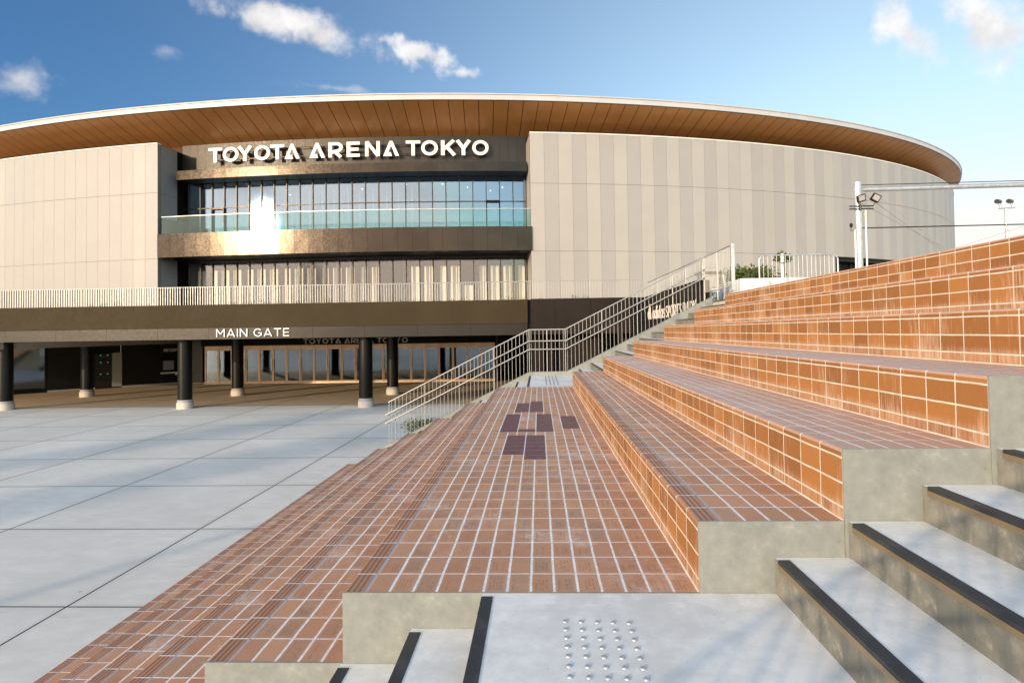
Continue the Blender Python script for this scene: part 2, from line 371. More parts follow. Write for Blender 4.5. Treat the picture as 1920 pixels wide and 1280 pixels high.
# ------------------------------------------------------------------ mesh helpers
class MB:
    def __init__(s): s.v = []; s.f = []; s.mi = []; s.sm = []
    def add(s, vs, fs, mi=0, smooth=False):
        o = len(s.v); s.v += [tuple(p) for p in vs]; s.f += [tuple(i+o for i in f) for f in fs]
        s.mi += [mi]*len(fs); s.sm += [smooth]*len(fs)
    def box(s, x0, x1, y0, y1, z0, z1, mi=0, tmi=None):
        v = [(x, y, z) for x in (x0, x1) for y in (y0, y1) for z in (z0, z1)]
        f = [(0, 1, 3, 2), (4, 6, 7, 5), (0, 4, 5, 1), (2, 3, 7, 6), (0, 2, 6, 4)]
        s.add(v, f, mi); s.add(v, [(1, 5, 7, 3)], mi if tmi is None else tmi)
    def cbox(s, x0, x1, y0, y1, z0, z1, c=.004, mi=0):
        """box with chamfered edges"""
        bm = bmesh.new(); bmesh.ops.create_cube(bm, size=1)
        for v in bm.verts: v.co = Vector(((x0+x1)/2+v.co.x*(x1-x0), (y0+y1)/2+v.co.y*(y1-y0), (z0+z1)/2+v.co.z*(z1-z0)))
        bmesh.ops.bevel(bm, geom=list(bm.edges), offset=c, segments=2, affect='EDGES', profile=.5)
        bm.verts.index_update(); s.add([v.co[:] for v in bm.verts], [[v.index for v in f.verts] for f in bm.faces], mi); bm.free()
    def hexa(s, b, t, mi=0):
        """b and t: four points each, bottom and top ring"""
        v = list(b)+list(t); s.add(v, [(3, 2, 1, 0), (4, 5, 6, 7)]+[(i, (i+1) % 4, (i+1) % 4+4, i+4) for i in range(4)], mi)
    def tube(s, pts, r, n=8, mi=0, r2=None, caps=True):
        pts = [Vector(p) for p in pts]; rings = []; N = len(pts); vs = []; fs = []
        for i, p in enumerate(pts):
            d = (pts[min(i+1, N-1)]-pts[max(i-1, 0)]).normalized()
            a = d.cross(Vector((0, 0, 1)) if abs(d.z) < .9 else Vector((0, 1, 0))).normalized(); b = d.cross(a)
            rr = r if r2 is None else r+(r2-r)*i/(N-1)
            if 0 < i < N-1:
                dd = (pts[i]-pts[i-1]).normalized(); k = 1/max(.4, dd.dot(d)); rr2 = rr*k
            vs += [p+(a*math.cos(t)+b*math.sin(t))*rr for t in [2*math.pi*j/n for j in range(n)]]
        for i in range(N-1):
            for j in range(n):
                k = (j+1) % n; fs.append((i*n+j, i*n+k, (i+1)*n+k, (i+1)*n+j))
        s.add(vs, fs, mi, True)
        if caps: s.add(vs[:n], [tuple(range(n))], mi); s.add(vs[-n:], [tuple(reversed(range(n)))], mi)
    def lathe(s, prof, n=24, mi=0, c=(0, 0, 0), smooth=True):
        vs = [(c[0]+r*math.cos(2*math.pi*j/n), c[1]+r*math.sin(2*math.pi*j/n), c[2]+z) for r, z in prof for j in range(n)]
        fs = [(i*n+j, i*n+(j+1) % n, (i+1)*n+(j+1) % n, (i+1)*n+j) for i in range(len(prof)-1) for j in range(n)]
        s.add(vs, fs, mi, smooth)
    def build(s, name, mats, parent=None, origin=(0, 0, 0), **props):
        if not isinstance(mats, (list, tuple)): mats = [mats]
        me = bpy.data.meshes.new(name); ox, oy, oz = origin
        me.from_pydata([(x-ox, y-oy, z-oz) for x, y, z in s.v], [], s.f)
        for mt in mats: me.materials.append(M[mt])
        me.polygons.foreach_set('material_index', s.mi); me.polygons.foreach_set('use_smooth', s.sm)
        me.update(); bm = bmesh.new(); bm.from_mesh(me); bmesh.ops.recalc_face_normals(bm, faces=bm.faces); bm.to_mesh(me); bm.free()
        o = bpy.data.objects.new(name, me); COL.objects.link(o); o.parent = parent
        pl = world_loc(parent) if parent else Vector((0, 0, 0))
        o.location = Vector(origin)-pl
        for k, v in props.items(): o['category' if k == 'cat' else k] = v
        return o
def world_loc(o):
    p = Vector((0, 0, 0))
    while o: p += o.location; o = o.parent
    return p
def thing(name, label, cat, loc=(0, 0, 0), group=None):
    o = bpy.data.objects.new(name, None); COL.objects.link(o); o.location = loc; o.empty_display_size = .2
    o['label'] = label; o['category'] = cat
    if group: o['group'] = group
    return o

# ------------------------------------------------------------------ stroke lettering
def arcp(cx, cy, rx, ry, a0, a1, n=14):
    return [(cx+rx*math.cos(math.radians(a0+(a1-a0)*i/n)), cy+ry*math.sin(math.radians(a0+(a1-a0)*i/n))) for i in range(n+1)]
def glyphs(t):
    h = t/2; H = 1-h; L = {}
    L['T'] = (.86, [[(0, H), (.86, H)], [(.43, 1-t), (.43, 0)]])
    L['O'] = (1.04, [('c', arcp(.52, .5, .52-h, .5-h, 0, 360, 30))])
    L['Y'] = (.94, [[(.04+h, 1), (.47, .46)], [(.90-h, 1), (.47, .46)], [(.47, .5), (.47, 0)]])
    L['A'] = (.98, [[(.49, 1), (h*.9, 0)], [(.49, 1), (.98-h*.9, 0)], [(.2, .27), (.78, .27)]])
    L['@'] = (1.02, [('p', [(.02, 0), (.43, 1), (.60, 1), (1.02, 0), (.79, 0), (.515, .70), (.33, .25), (.50, .25), (.56, 0)])])   # A cut away at its right foot
    L['R'] = (.82, [[(h, 0), (h, 1)], [(t, H), (.50, H)]+arcp(.50, .66, .26, .34-h, 85, -85)+[(t, .32+h*.2)], [(.42, .34), (.80-h*.6, 0)]])
    L['E'] = (.72, [[(h, 0), (h, 1)], [(t, H), (.72, H)], [(t, .5), (.66, .5)], [(t, h), (.72, h)]])
    L['N'] = (.90, [[(h, 0), (h, 1)], [(.90-h, 0), (.90-h, 1)], [(h*1.1, 1-h*.2), (.90-h*1.1, h*.2)]])
    L['K'] = (.84, [[(h, 0), (h, 1)], [(t*.9, .42), (.80-h, 1)], [(.32, .56), (.84-h, 0)]])
    L['M'] = (1.04, [[(h, 0), (h, 1)], [(1.04-h, 0), (1.04-h, 1)], [(h, 1), (.52, .34)], [(1.04-h, 1), (.52, .34)]])
    L['I'] = (t, [[(h, 0), (h, 1)]])
    L['G'] = (.98, [arcp(.51, .5, .51-h, .5-h, 42, 330, 22)+[(.94, .30)], [(.92-h*.1, .12), (.92-h*.1, .5)], [(.56, .46), (.92, .46)]])
    L['S'] = (.74, [arcp(.38, .735, .30-h*.4, .265-h, 30, 250, 12)+arcp(.38, .265, .32-h*.4, .265-h, 75, -150, 12)])
    L['P'] = (.76, [[(h, 0), (h, 1)], [(t, H), (.46, H)]+arcp(.46, .66, .28-h*.4, .34-h, 85, -85)+[(t, .32)]])
    L['F'] = (.70, [[(h, 0), (h, 1)], [(t, H), (.70, H)], [(t, .5), (.62, .5)]])
    L['a'] = (.72, [('c', arcp(.34, .36, .34-h, .36-h, 0, 360, 22)), [(.68-h*.2, 0), (.68-h*.2, .72)]])
    L['d'] = (.72, [('c', arcp(.34, .36, .34-h, .36-h, 0, 360, 22)), [(.68-h*.2, 0), (.68-h*.2, 1.05)]])
    L['i'] = (t, [[(h, 0), (h, .72)], [(h, .84), (h, 1.02)]])
    L['u'] = (.66, [[(h, .72), (h, .3)]+arcp(.33, .3, .33-h, .3-h, 180, 360, 12)+[(.66-h, .72)]])
    L['s'] = (.54, [arcp(.27, .53, .24-h*.4, .19-h*.8, 30, 250, 10)+arcp(.27, .19, .25-h*.4, .19-h*.8, 75, -150, 10)])
    return L
def ribbon(pts, t, closed=False):
    P = [Vector((x, y)) for x, y in pts]
    if closed and (P[0]-P[-1]).length < 1e-4: P = P[:-1]
    n = len(P); A = []; B = []
    for i in range(n):
        if closed: a, b = P[i-1], P[(i+1) % n]; d1 = (P[i]-a).normalized(); d2 = (b-P[i]).normalized()
        else:
            d1 = (P[i]-P[i-1]).normalized() if i else (P[1]-P[0]).normalized()
            d2 = (P[i+1]-P[i]).normalized() if i < n-1 else d1
        n1 = Vector((-d1.y, d1.x)); n2 = Vector((-d2.y, d2.x)); k = (n1+n2)
        k = k.normalized() if k.length > .01 else n1
        w_ = t/2/max(.45, k.dot(n1)); A.append(P[i]+k*w_); B.append(P[i]-k*w_)
    return A, B, closed
def letter_mb(ch, size, t, depth, place, sx=1.):
    """place(u, v, w): letter plane coordinates to world; w is distance out of the wall"""
    mb = MB(); W, strokes = glyphs(t)[ch]
    for k, st in enumerate(strokes):
        d = depth+.0025*k; b0 = .001*k
        if isinstance(st, tuple) and st[0] == 'p':
            pts = st[1]; n = len(pts); tri = tessellate_polygon([[Vector((x, y, 0)) for x, y in pts]])
            vs = [place(x*size*sx, y*size, b0) for x, y in pts]+[place(x*size*sx, y*size, d) for x, y in pts]
            fs = [tuple(i+n for i in f) for f in tri]+[tuple(f) for f in tri]+[(i, (i+1) % n, (i+1) % n+n, i+n) for i in range(n)]
            mb.add(vs, fs); continue
        cl_ = isinstance(st, tuple); pts = st[1] if cl_ else st
        A, B, _ = ribbon(pts, t, cl_); n = len(A)
        vs = []
        for w_ in (b0, d):
            vs += [place(p.x*size*sx, p.y*size, w_) for p in A]+[place(p.x*size*sx, p.y*size, w_) for p in B]
        fs = []; seg = range(n if cl_ else n-1)
        for i in seg:
            j = (i+1) % n
            fs += [(2*n+i, 2*n+j, 3*n+j, 3*n+i), (i, n+i, n+j, j), (i, j, 2*n+j, 2*n+i), (n+i, 3*n+i, 3*n+j, n+j)]
        if not cl_: fs += [(0, 2*n, 3*n, n), (n-1, 2*n-1, 4*n-1, 3*n-1)]
        mb.add(vs, fs)
    return mb, W*size*sx
def write(parent, text, u0, size, t, depth, place, material, gap=.16, space=.5, fit=None, sx=1.):
    G_ = glyphs(t); tot = 0
    for ch in text: tot += (space if ch == ' ' else G_[ch][0]+gap)*size*sx
    tot -= gap*size*sx; k = (fit/tot) if fit else 1.
    u = u0
    for ch in text:
        if ch == ' ': u += space*size*sx*k; continue
        mb, W = letter_mb(ch, size, t, depth, (lambda a, b, c, u=u: place(u+a, b, c)), sx*k)
        mb.build('letter', material, parent); u += W+gap*size*sx*k

# ------------------------------------------------------------------ ground
ZP = -1.8
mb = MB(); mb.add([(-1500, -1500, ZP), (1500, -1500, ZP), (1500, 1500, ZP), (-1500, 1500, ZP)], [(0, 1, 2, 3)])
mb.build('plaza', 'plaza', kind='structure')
mb = MB(); mb.box(4.365, 120, -40, 140, ZP, 1.8)
mb.build('upper_plaza', 'concrete_plain', kind='structure')

# ------------------------------------------------------------------ tiled seating
Y0, Y1 = 2.591, 12.072
XL, PL, XR, PR = -.8662, .607, .6618, .6093
seat = thing('tiled_seating', 'long brick-tiled stepped seating terrace with orange risers and pale grout between two staircases', 'seating steps', (0, Y0, 0))
def tier(x, W, z, mats, lab=None):
    r = .013; prof = [(0, -.30), (0, -.034), (0, -r)]+[(r-r*math.cos(a), -r+r*math.sin(a)) for a in (math.pi/8, math.pi/4, math.pi*3/8)]+[(r, 0), (W, 0), (W, -.30)]
    mb = MB(); n = len(prof); a, b = .009, Y1-Y0-.009
    vs = [(x+px, Y0+a, z+pz) for px, pz in prof]+[(x+px, Y0+b, z+pz) for px, pz in prof]
    for i in range(n):
        j = (i+1) % n; mb.add([vs[i], vs[j], vs[n+j], vs[n+i]], [(0, 1, 2, 3)], 1 if i < 2 else 0, False)
    mb.add(vs[:n], [tuple(range(n))], 0); mb.add(vs[n:], [tuple(range(n))], 0)
    o = mb.build('tiled_tier', mats, seat, origin=(x, Y0, z))
    if lab: o['label'] = lab
    for y, nm in ((Y0, 0), (Y1-.009, 1)):
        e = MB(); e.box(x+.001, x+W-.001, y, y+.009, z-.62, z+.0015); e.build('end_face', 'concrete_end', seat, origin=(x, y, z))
    return o
tier(XL, XR-XL, 0, ['tile_tread_engraved', 'tile_riser'], 'wide terrace tier with engraved tiles and dark purple inlays')
for k in range(1, 6): tier(XL-PL*k, PL, -.3*k, ['tile_tread_engraved' if k < 2 else 'tile_tread_grooved', 'tile_riser'])
for k in range(1, 7): tier(XR+PR*(k-1), PR if k < 6 else 4.365-XR-5*PR, .3*k, ['tile_tread_grooved' if k == 1 else 'tile_tread', 'tile_riser'])
for (c0, c1, r0, r1) in [(4, 6, 28, 33), (6, 8, 28, 34), (3, 5, 20, 27), (7, 9, 20, 27), (5, 7, 20, 21), (10, 12, 21, 26), (4, 6, 14, 19), (6, 8, 13, 19)]:
    mb = MB()
    for r in range(r0, r1):
        mb.cbox(XL+.1+PX*c0+.006, XL+.1+PX*c1-.006, Y0+PY*r+.0045, Y0+PY*(r+1)-.0045, -.004, .0025, .001)
    mb.build('purple_inlay', 'tile_purple', seat, label='dark purple double-width tiles')

# ------------------------------------------------------------------ staircases
SX0, SP, SL = .9797, .3076, -.2567
def stairs(name, label, ya, yb, railside):
    st = thing(name, label, 'staircase', (0, ya, 0))
    def step(x0, x1, z, nm='step'):
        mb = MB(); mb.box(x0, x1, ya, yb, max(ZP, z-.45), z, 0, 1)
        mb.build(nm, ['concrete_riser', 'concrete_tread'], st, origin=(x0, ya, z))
    def strip(x, z):
        mb = MB(); e = .035
        mb.cbox(x-.003, x+.046, ya+e, yb-e, z-.012, z+.0035, .0015)
        n_ = mb.build('nosing_strip', 'rubber_ribbed', st, origin=(x, ya, z))
        mb = MB(); mb.box(x-.004, x+.004, ya+e, yb-e, z-.034, z-.012); mb.build('metal_edge', 'brass_edge', n_, origin=(x, ya, z))
    step(SL, SX0, 0, 'landing'); strip(SL, 0)
    for i in range(11): step(SX0+SP*i, SX0+SP*(i+1), .15*(i+1)); strip(SX0+SP*i, .15*(i+1))
    strip(SX0+SP*11, 1.8)
    for i in range(1, 12): step(SL-SP*i, SL-SP*(i-1), -.15*i); strip(SL-SP*i, -.15*i)
    return st
stn = stairs('concrete_staircase', 'pale concrete staircase in the foreground with dark ribbed nosings and tactile studs', -.75, Y0-.0015, -1)
stf = stairs('concrete_staircase', 'concrete staircase beyond the tiled seating, climbing beside the slanted handrail', Y1+.0015, 15.2, 1)
for i in range(5):
    for j in range(7):
        mb = MB(); x = .084+.0608*i; y = 2.342-.0617*j-.003*i
        mb.lathe([(.0108, 0), (.0100, .0022), (.008, .0040), (.0045, .0048), (0.0001, .0050)], 20, c=(x, y, .0002))
        mb.build('tactile_stud', 'galvanised', stn, origin=(x, y, 0))
for i in range(4):
    mb = MB(); x = .13+.082*i
    for j in range(9): mb.cbox(x, x+.022, 12.45+.29*j, 12.45+.29*j+.26, 0, .006, .002)
    mb.build('tactile_bar', 'grey_panel', stf, origin=(x, 12.4, 0))
def zline(x, off, x2=4.3):
    if x < -.2567: return off+.4877*(x+.2567)*1.02
    if x < .69: return off
    return off+.4985*(x-.69)
def stringer(name, y0, y1, label):
    xs = [-3.95, -.2567, .70, 4.36]; mb = MB()
    for a, b in zip(xs[:-1], xs[1:]):
        za, zb = (zline(a, .09), zline(b, .09)); za = max(za, ZP+.03)
        la, lb = max(ZP, za-.5), max(ZP, zb-.5)
        mb.hexa([(a, y0, la), (b, y0, lb), (b, y1, lb), (a, y1, la)], [(a, y0, za), (b, y0, zb), (b, y1, zb), (a, y1, za)])
    return mb
def handrail(label, yc, side, rev=0):
    t = thing('stair_railing', label, 'railing', (0, yc, 0), None)
    yk = yc-.09 if side > 0 else yc-.08
    sm = stringer('kerb', yc-.10, yc+.10, ''); sm.build('kerb', 'concrete_end', t, origin=(0, yc, 0))
    H = 1.16; K = [(-3.88, zline(-3.88, H)), (-.25, H), (.67, H), (4.22, zline(4.22, H))]
    mb = MB(); mb.tube([(x, yc, z) for x, z in K], .0155, 10); mb.build('top_rail', 'steel_rail', t, origin=(0, yc, 0))
    yh = yc-.075*side
    for off in (-.29, -.50):
        pts = [(x, yh, z+off) for x, z in K]; pts[0] = (-3.93, yh, K[0][1]+off-.02)
        pts += [(4.34, yh, K[3][1]+off+.03), (4.55, yh, K[3][1]+off+.04)]
        mb = MB(); mb.tube(pts, .015, 10); mb.tube([(-3.93, yh, K[0][1]+off-.02), (-3.93, yc, K[0][1]+off-.03)], .017, 8)
        mb.build('handrail', 'steel_rail', t, origin=(0, yc, 0))
    px = [-3.86, -3.70, -2.95, -2.05, -1.15, -.25, .2, .67, 1.6, 2.5, 3.4, 4.2]
    for x in px:
        mb = MB(); zb = zline(x, .09); mb.tube([(x, yc, zb), (x, yc, zline(x, H))], .010, 8)
        for off in (-.29, -.50):
            z = zline(x, H+off); mb.tube([(x, yc, z-.05), (x, yh, z-.045), (x, yh, z)], .006, 6)
        mb.build('post', 'steel_rail', t, origin=(x, yc, zb))
    for a, b in ((-3.8, -.3), (-.2, .62), (.72, 4.18)):
        mb = MB(); n = int(round((b-a)/.098))
        for i in range(n+1):
            x = a+(b-a)*i/n; mb.tube([(x, yc, zline(x, .085)), (x, yc, zline(x, H-.005))], .0055, 6, caps=False)
        mb.build('balusters', 'steel_rail', t, origin=(a, yc, 0))
    return t
handrail('silvery steel stair railing with two handrails slanting across the far side of the seating', 15.3, 1)
handrail('steel stair railing along the near edge of the foreground stairs', -.85, -1)

# ------------------------------------------------------------------ arena geometry
def make_curve(e, n=2400):
    xc, yc, a, b, th = e; c, s = math.cos(th), math.sin(th)
    T = [-math.pi*1.5+2*math.pi*i/n for i in range(n+1)]; P = []
    for t in T: X, Y = a*math.cos(t), b*math.sin(t); P.append((xc+c*X-s*Y, yc+s*X+c*Y))
    S = [0.]
    for i in range(n): S.append(S[-1]+math.dist(P[i], P[i+1]))
    return P, S
CE = (-19.417, 80.017, 64.22, 43.392, -.162); RE = (-13.712, 74.368, 58.228, 39.502, -.049)
CP, CS = make_curve(CE); LEN = CS[-1]
def at(s, d=0., z=0.):
    lo, hi = 0, len(CS)-2
    while lo < hi:
        mid = (lo+hi+1)//2
        if CS[mid] <= s: lo = mid
        else: hi = mid-1
    a, b = CP[lo], CP[lo+1]; k = (s-CS[lo])/(CS[lo+1]-CS[lo])
    def nrm(i):
        p, q_ = CP[(i-1) % (len(CP)-1)], CP[(i+1) % (len(CP)-1)]; tx, ty = q_[0]-p[0], q_[1]-p[1]; L = math.hypot(tx, ty); return ty/L, -tx/L
    n1, n2 = nrm(lo), nrm(lo+1); nx, ny = n1[0]*(1-k)+n2[0]*k, n1[1]*(1-k)+n2[1]*k
    return (a[0]+(b[0]-a[0])*k-nx*d, a[1]+(b[1]-a[1])*k-ny*d, z)
def s_of_x(x):
    best = None
    for i in range(len(CP)-1):
        if CP[i][1] < 80 and CP[i][0] <= x < CP[i+1][0]: return CS[i]+(x-CP[i][0])/(CP[i+1][0]-CP[i][0])*(CS[i+1]-CS[i])
sL, sR, sW = s_of_x(-23.88), s_of_x(-.38), s_of_x(20.74)
MOD = .89
def frange(a, b, st):
    n = max(1, round((b-a)/st)); return [a+(b-a)*i/n for i in range(n+1)]
def abox(mb, s0, s1, d0, d1, z0, z1, mi=0, step=1.2):
    S_ = frange(s0, s1, step); 
    for a, b in zip(S_[:-1], S_[1:]):
        p, q_, r, t = at(a, d0), at(b, d0), at(b, d1), at(a, d1)
        q4 = [p, q_, r, t]; bot = [(x, y, z0) for x, y, _ in q4]; top = [(x, y, z1) for x, y, _ in q4]
        v = bot+top; f = [(3, 2, 1, 0), (4, 5, 6, 7), (0, 1, 5, 4), (2, 3, 7, 6)]
        if a == S_[0]: f.append((3, 0, 4, 7))
        if b == S_[-1]: f.append((1, 2, 6, 5))
        mb.add(v, f, mi)
def rim_u(s):
    p0 = at(s, 0); p1 = at(s, -1); n = (p1[0]-p0[0], p1[1]-p0[1]); xc, yc, a, b, th = RE; c, sn = math.cos(th), math.sin(th)
    f = lambda x, y: ((c*(x-xc)+sn*(y-yc))/a, (-sn*(x-xc)+c*(y-yc))/b)
    A = f(*p0[:2]); B = f(p0[0]+n[0], p0[1]+n[1]); D = (B[0]-A[0], B[1]-A[1])
    qa = D[0]**2+D[1]**2; qb = 2*(A[0]*D[0]+A[1]*D[1]); qc = A[0]**2+A[1]**2-1; di = qb*qb-4*qa*qc
    u = (-qb+math.sqrt(max(0, di)))/(2*qa)
    return u
arena = thing('arena_building', 'large oval arena with beige curved cladding, brown eaves and a recessed glass front', 'arena', (-14, 36, 1.8))
ZR, ZI, DI = 14.9, 13.78, 2.35
# roof
Sfull = [LEN*i/260 for i in range(261)]
def rimpt(s, z, out=0.):
    u = max(rim_u(s), .25)+out; x, y, _ = at(s, -u); return (x, y, z)
def ring(mb, f0, f1, Sx, mi=0, smooth=False, closed=True):
    V0 = [f0(s) for s in Sx]; V1 = [f1(s) for s in Sx]; n = len(Sx)
    mb.add(V0+V1, [(i, i+1, n+i+1, n+i) for i in range(n-1)], mi, smooth)
Sf = Sfull
fas = MB()
ring(fas, lambda s: rimpt(s, ZR), lambda s: rimpt(s, ZR+.30), Sf); ring(fas, lambda s: rimpt(s, ZR+.30), lambda s: rimpt(s, ZR+.30, .05), Sf)
ring(fas, lambda s: rimpt(s, ZR+.30, .05), lambda s: rimpt(s, ZR+.37, .05), Sf); ring(fas, lambda s: rimpt(s, ZR+.37, .05), lambda s: rimpt(s, ZR+.41, -.3), Sf)
ring(fas, lambda s: rimpt(s, ZR), lambda s: rimpt(s, ZR, -.10), Sf)
roof = MB(); ring(roof, lambda s: rimpt(s, ZR+.41, -.3), lambda s: at(s, 14, ZR+1.6), Sf); ring(roof, lambda s: at(s, 14, ZR+1.6), lambda s: at(s, 30, ZR+2.1), Sf)
V = [at(s, 30, ZR+2.1) for s in Sf]; roof.add(V[:-1], [tuple(range(len(V)-1))])
rf = roof.build('roof', 'roof_metal', arena); fas.build('fascia', 'roof_metal', rf)
sof = MB(); g_ = .018
sL0 = sL-60*MOD
for i in range(int((sW+62-sL0)/MOD)):
    a = sL0+i*MOD+g_; b = sL0+(i+1)*MOD-g_; dz = random.uniform(-.004, .004)
    m_ = lambda s, k: tuple(rimpt(s, ZR, -.10)[j]*(1-k)+at(s, DI, ZI)[j]*k for j in range(3))
    K = [0, .5, 1.]
    vs = [(*m_(s, k)[:2], m_(s, k)[2]-.02+dz-(.03*math.sin(math.pi*k))) for k in K for s in (a, b)]
    sof.add(vs, [(0, 1, 3, 2), (2, 3, 5, 4)], 0)
ring(sof, lambda s: rimpt(s, ZR+.03, -.10), lambda s: at(s, DI, ZI+.03), Sf, 1)
ring(sof, lambda s: at(s, DI, ZI+.01), lambda s: at(s, DI+.5, ZI+.01), Sf, 1)
sof.build('soffit', ['soffit_brown', 'soffit_gap'], rf)
# cladding
def clad(s0, s1, zrows, tones, name='cladding'):
    mb = MB(); S_ = frange(s0, s1, MOD)
    for i, (a, b) in enumerate(zip(S_[:-1], S_[1:])):
        tn = tones(i)
        for z0, z1 in zrows:
            abox(mb, a+.006, b-.006, 0, .06, z0+.010, z1-.010, tn, 5)
    abox(mb, s0, s1, .03, .30, zrows[0][0], zrows[-1][1], 3, 1.5)
    return mb.build(name, ['cladding_light', 'cladding_mid', 'cladding_dark', 'joint_dark'], arena)
rows_hi = [(6.02, 10.2), (10.2, 13.3)]; rows_all = [(1.8, 6.02)]+rows_hi
random.seed(3)
clad(sL-62*MOD, sL, rows_all, lambda i: random.choice([0, 0, 1, 1, 1]))
alt = lambda i: (0 if i % 2 == 0 else 2) if random.random() > .12 else 1
clad(sR, sW, rows_all, alt)
nR = int((s_of_x(44)-sW)/MOD) if s_of_x(44) else 60
sE = sW+60*MOD
clad(sW, sE, rows_hi, alt)
mb = MB(); ring(mb, lambda s: at(s, .3, 1.8), lambda s: at(s, .3, 13.3), [s for s in frange(0, sL-62*MOD, 3)])
if sE < LEN: ring(mb, lambda s: at(s, .3, 1.8), lambda s: at(s, .3, 13.3), frange(sE, LEN, 3))
mb.build('rear_wall', 'cladding_mid', arena)
for a_, b_ in ((sL-62*MOD, sL), (sR, sE)):
    mb = MB(); abox(mb, a_, b_, -.03, .30, 13.3, 13.37); mb.build('parapet_trim', 'trim_white', arena)
mb = MB(); ring(mb, lambda s: at(s, .31, 13.3), lambda s: at(s, 2.3, 13.3), frange(sL-62*MOD, sL, 2)); ring(mb, lambda s: at(s, .31, 13.3), lambda s: at(s, 2.3, 13.3), frange(sR, sE, 2))
ring(mb, lambda s: at(s, 2.3, 13.3), lambda s: at(s, 2.3, ZI), frange(sL-62*MOD, sL, 2)); ring(mb, lambda s: at(s, 2.3, 13.3), lambda s: at(s, 2.3, ZI), frange(sR, sE, 2))
mb.build('parapet_ledge', 'soffit_gap', arena)
# recess side walls
mb = MB(); abox(mb, sL-.3, sL-.004, .06, 1.7, 1.8, 10.2, 0, 5); abox(mb, sL-.3, sL-.004, .06, 1.7, 10.215, 13.29, 0, 5); abox(mb, sL-.3, sL-.002, 1.7, 2.9, 1.8, 13.29, 1, 5)
mb.build('recess_side', ['side_grey', 'black'], arena)
mb = MB(); abox(mb, sR+.004, sR+.3, .06, 2.9, 1.8, 13.29, 0, 5); mb.build('recess_side', ['cladding_light'], arena)
# sign wall above the canopy
mb = MB(); S_ = frange(sL, sR, MOD*2/3)
for a, b in zip(S_[:-1], S_[1:]): abox(mb, a+.005, b-.005, 2.2, 2.26, 11.4, ZI+.1, 0, 5)
abox(mb, sL, sR, 2.245, 2.35, 11.4, ZI+.1, 1, 2); mb.build('sign_wall', ['bronze_wall', 'black'], arena)
mb = MB(); S_ = frange(sL+.55, sR-.05, MOD*2)
for a, b in zip(S_[:-1], S_[1:]): abox(mb, a+.006, b-.006, .95, 1.0, 11.2, 11.78, 0, .9)
abox(mb, sL+.55, sR-.05, .98, 2.2, 11.22, 11.76, 1, 2); mb.build('canopy', ['bronze', 'frame_dark'], arena)
# window walls
SM = [sR-.02-MOD*i for i in range(27)]
def window_wall(z0, z1, ztr, gmat, name):
    wf = MB()
    for i, s in enumerate(SM):
        if s < sL: continue
        abox(wf, s-.028, s+.028, 2.22, 2.42, z0, z1, 0, 5)
    abox(wf, sL+.01, sR-.05, 2.25, 2.40, z1, z1+.12, 0, 2)
    if ztr: abox(wf, sL+.01, sR-.05, 2.26, 2.36, ztr-.03, ztr+.03, 0, 2)
    f = wf.build(name, 'frame_dark', arena)
    for i in range(26):
        b, a = SM[i]-.028, SM[i+1]+.028
        if a < sL: continue
        mb = MB(); mb_rows = [(z0, ztr-.03), (ztr+.03, z1)] if ztr else [(z0, z1)]
        for za, zb in mb_rows: abox(mb, a, b, 2.30, 2.31, za, zb, 0, 5)
        mb.build('pane', gmat, f)
    return f
window_wall(7.5, 11.3, 9.57, 'glass_facade', 'upper_window_frame'); window_wall(1.8, 5.93, None, 'glass_lower', 'lower_window_frame')
mb = MB()
for i, s in enumerate(SM[1:18]):
    if i % 2 == 0 or i > 9: abox(mb, s-.22, s-.17, 2.36, 2.62, 1.8, 5.93, 0, 5)
mb.build('window_fin', 'frame_dark', arena)
# door in the upper windows
dm = MB(); a, b = SM[3], SM[2]
abox(dm, a-.02, a+.05, 2.14, 2.215, 7.5, 9.62, 0, 5); abox(dm, b-.05, b+.02, 2.14, 2.215, 7.5, 9.62, 0, 5); abox(dm, a+.05, b-.05, 2.14, 2.215, 9.50, 9.62, 0, 5); dm.build('balcony_door', 'black', arena)
dm = MB(); a, b = SM[24], SM[23]
abox(dm, a-.02, a+.04, 2.14, 2.215, 7.5, 9.55, 0, 5); abox(dm, b-.04, b+.02, 2.14, 2.215, 7.5, 9.55, 0, 5); abox(dm, a+.04, b-.04, 2.14, 2.215, 9.45, 9.55, 0, 5); dm.build('balcony_door', 'bronze', arena)
# interiors
for z0, z1, dd in ((7.5, 11.42, 9.), (1.8, 6.05, 8.)):
    mb = MB(); abox(mb, sL, sR, dd, dd+.2, z0, z1, 0, 2); abox(mb, sL, sR, 2.45, dd+.2, z0-.2, z0, 1, 2); abox(mb, sL, sR, 2.45, dd+.2, z1, z1+.2, 0, 2)
    abox(mb, sL-.2, sL, 2.95, dd+.2, z0, z1, 0, 5); abox(mb, sR, sR+.2, 2.95, dd+.2, z0, z1, 0, 5)
    mb.build('interior_room', ['interior_wall', 'interior_floor'], arena)
mb = MB(); random.seed(5)
for i in range(8, 22):
    for k in range(2):
        s = SM[i]-.2-k*.42+random.uniform(-.05, .05); abox(mb, s-random.uniform(.05, .15), s, 3.3, 3.34, 7.6, 10.9, 0, 5)
mb.build('curtain', 'curtain', arena)
mb = MB()
for i in range(26):
    if i in (9, 10): continue
    s = SM[i]-.06; wdt = .58 if i % 3 else .42
    abox(mb, s-wdt-.04, s-.04, 2.9, 2.93, 1.8, 5.5 if i not in (4,) else 4.2, 0, 5)
mb.build('blind', 'blind', arena)
mb = MB()
for i in (1, 2, 4, 6, 9, 13, 17, 20):
    x, y, _ = at(SM[i]-.5, 5.+(i % 3)); mb.lathe([(.045, 0), (.04, -.03), (.0001, -.04)], 10, c=(x, y, 11.40))
mb.build('downlight', 'downlight', arena)
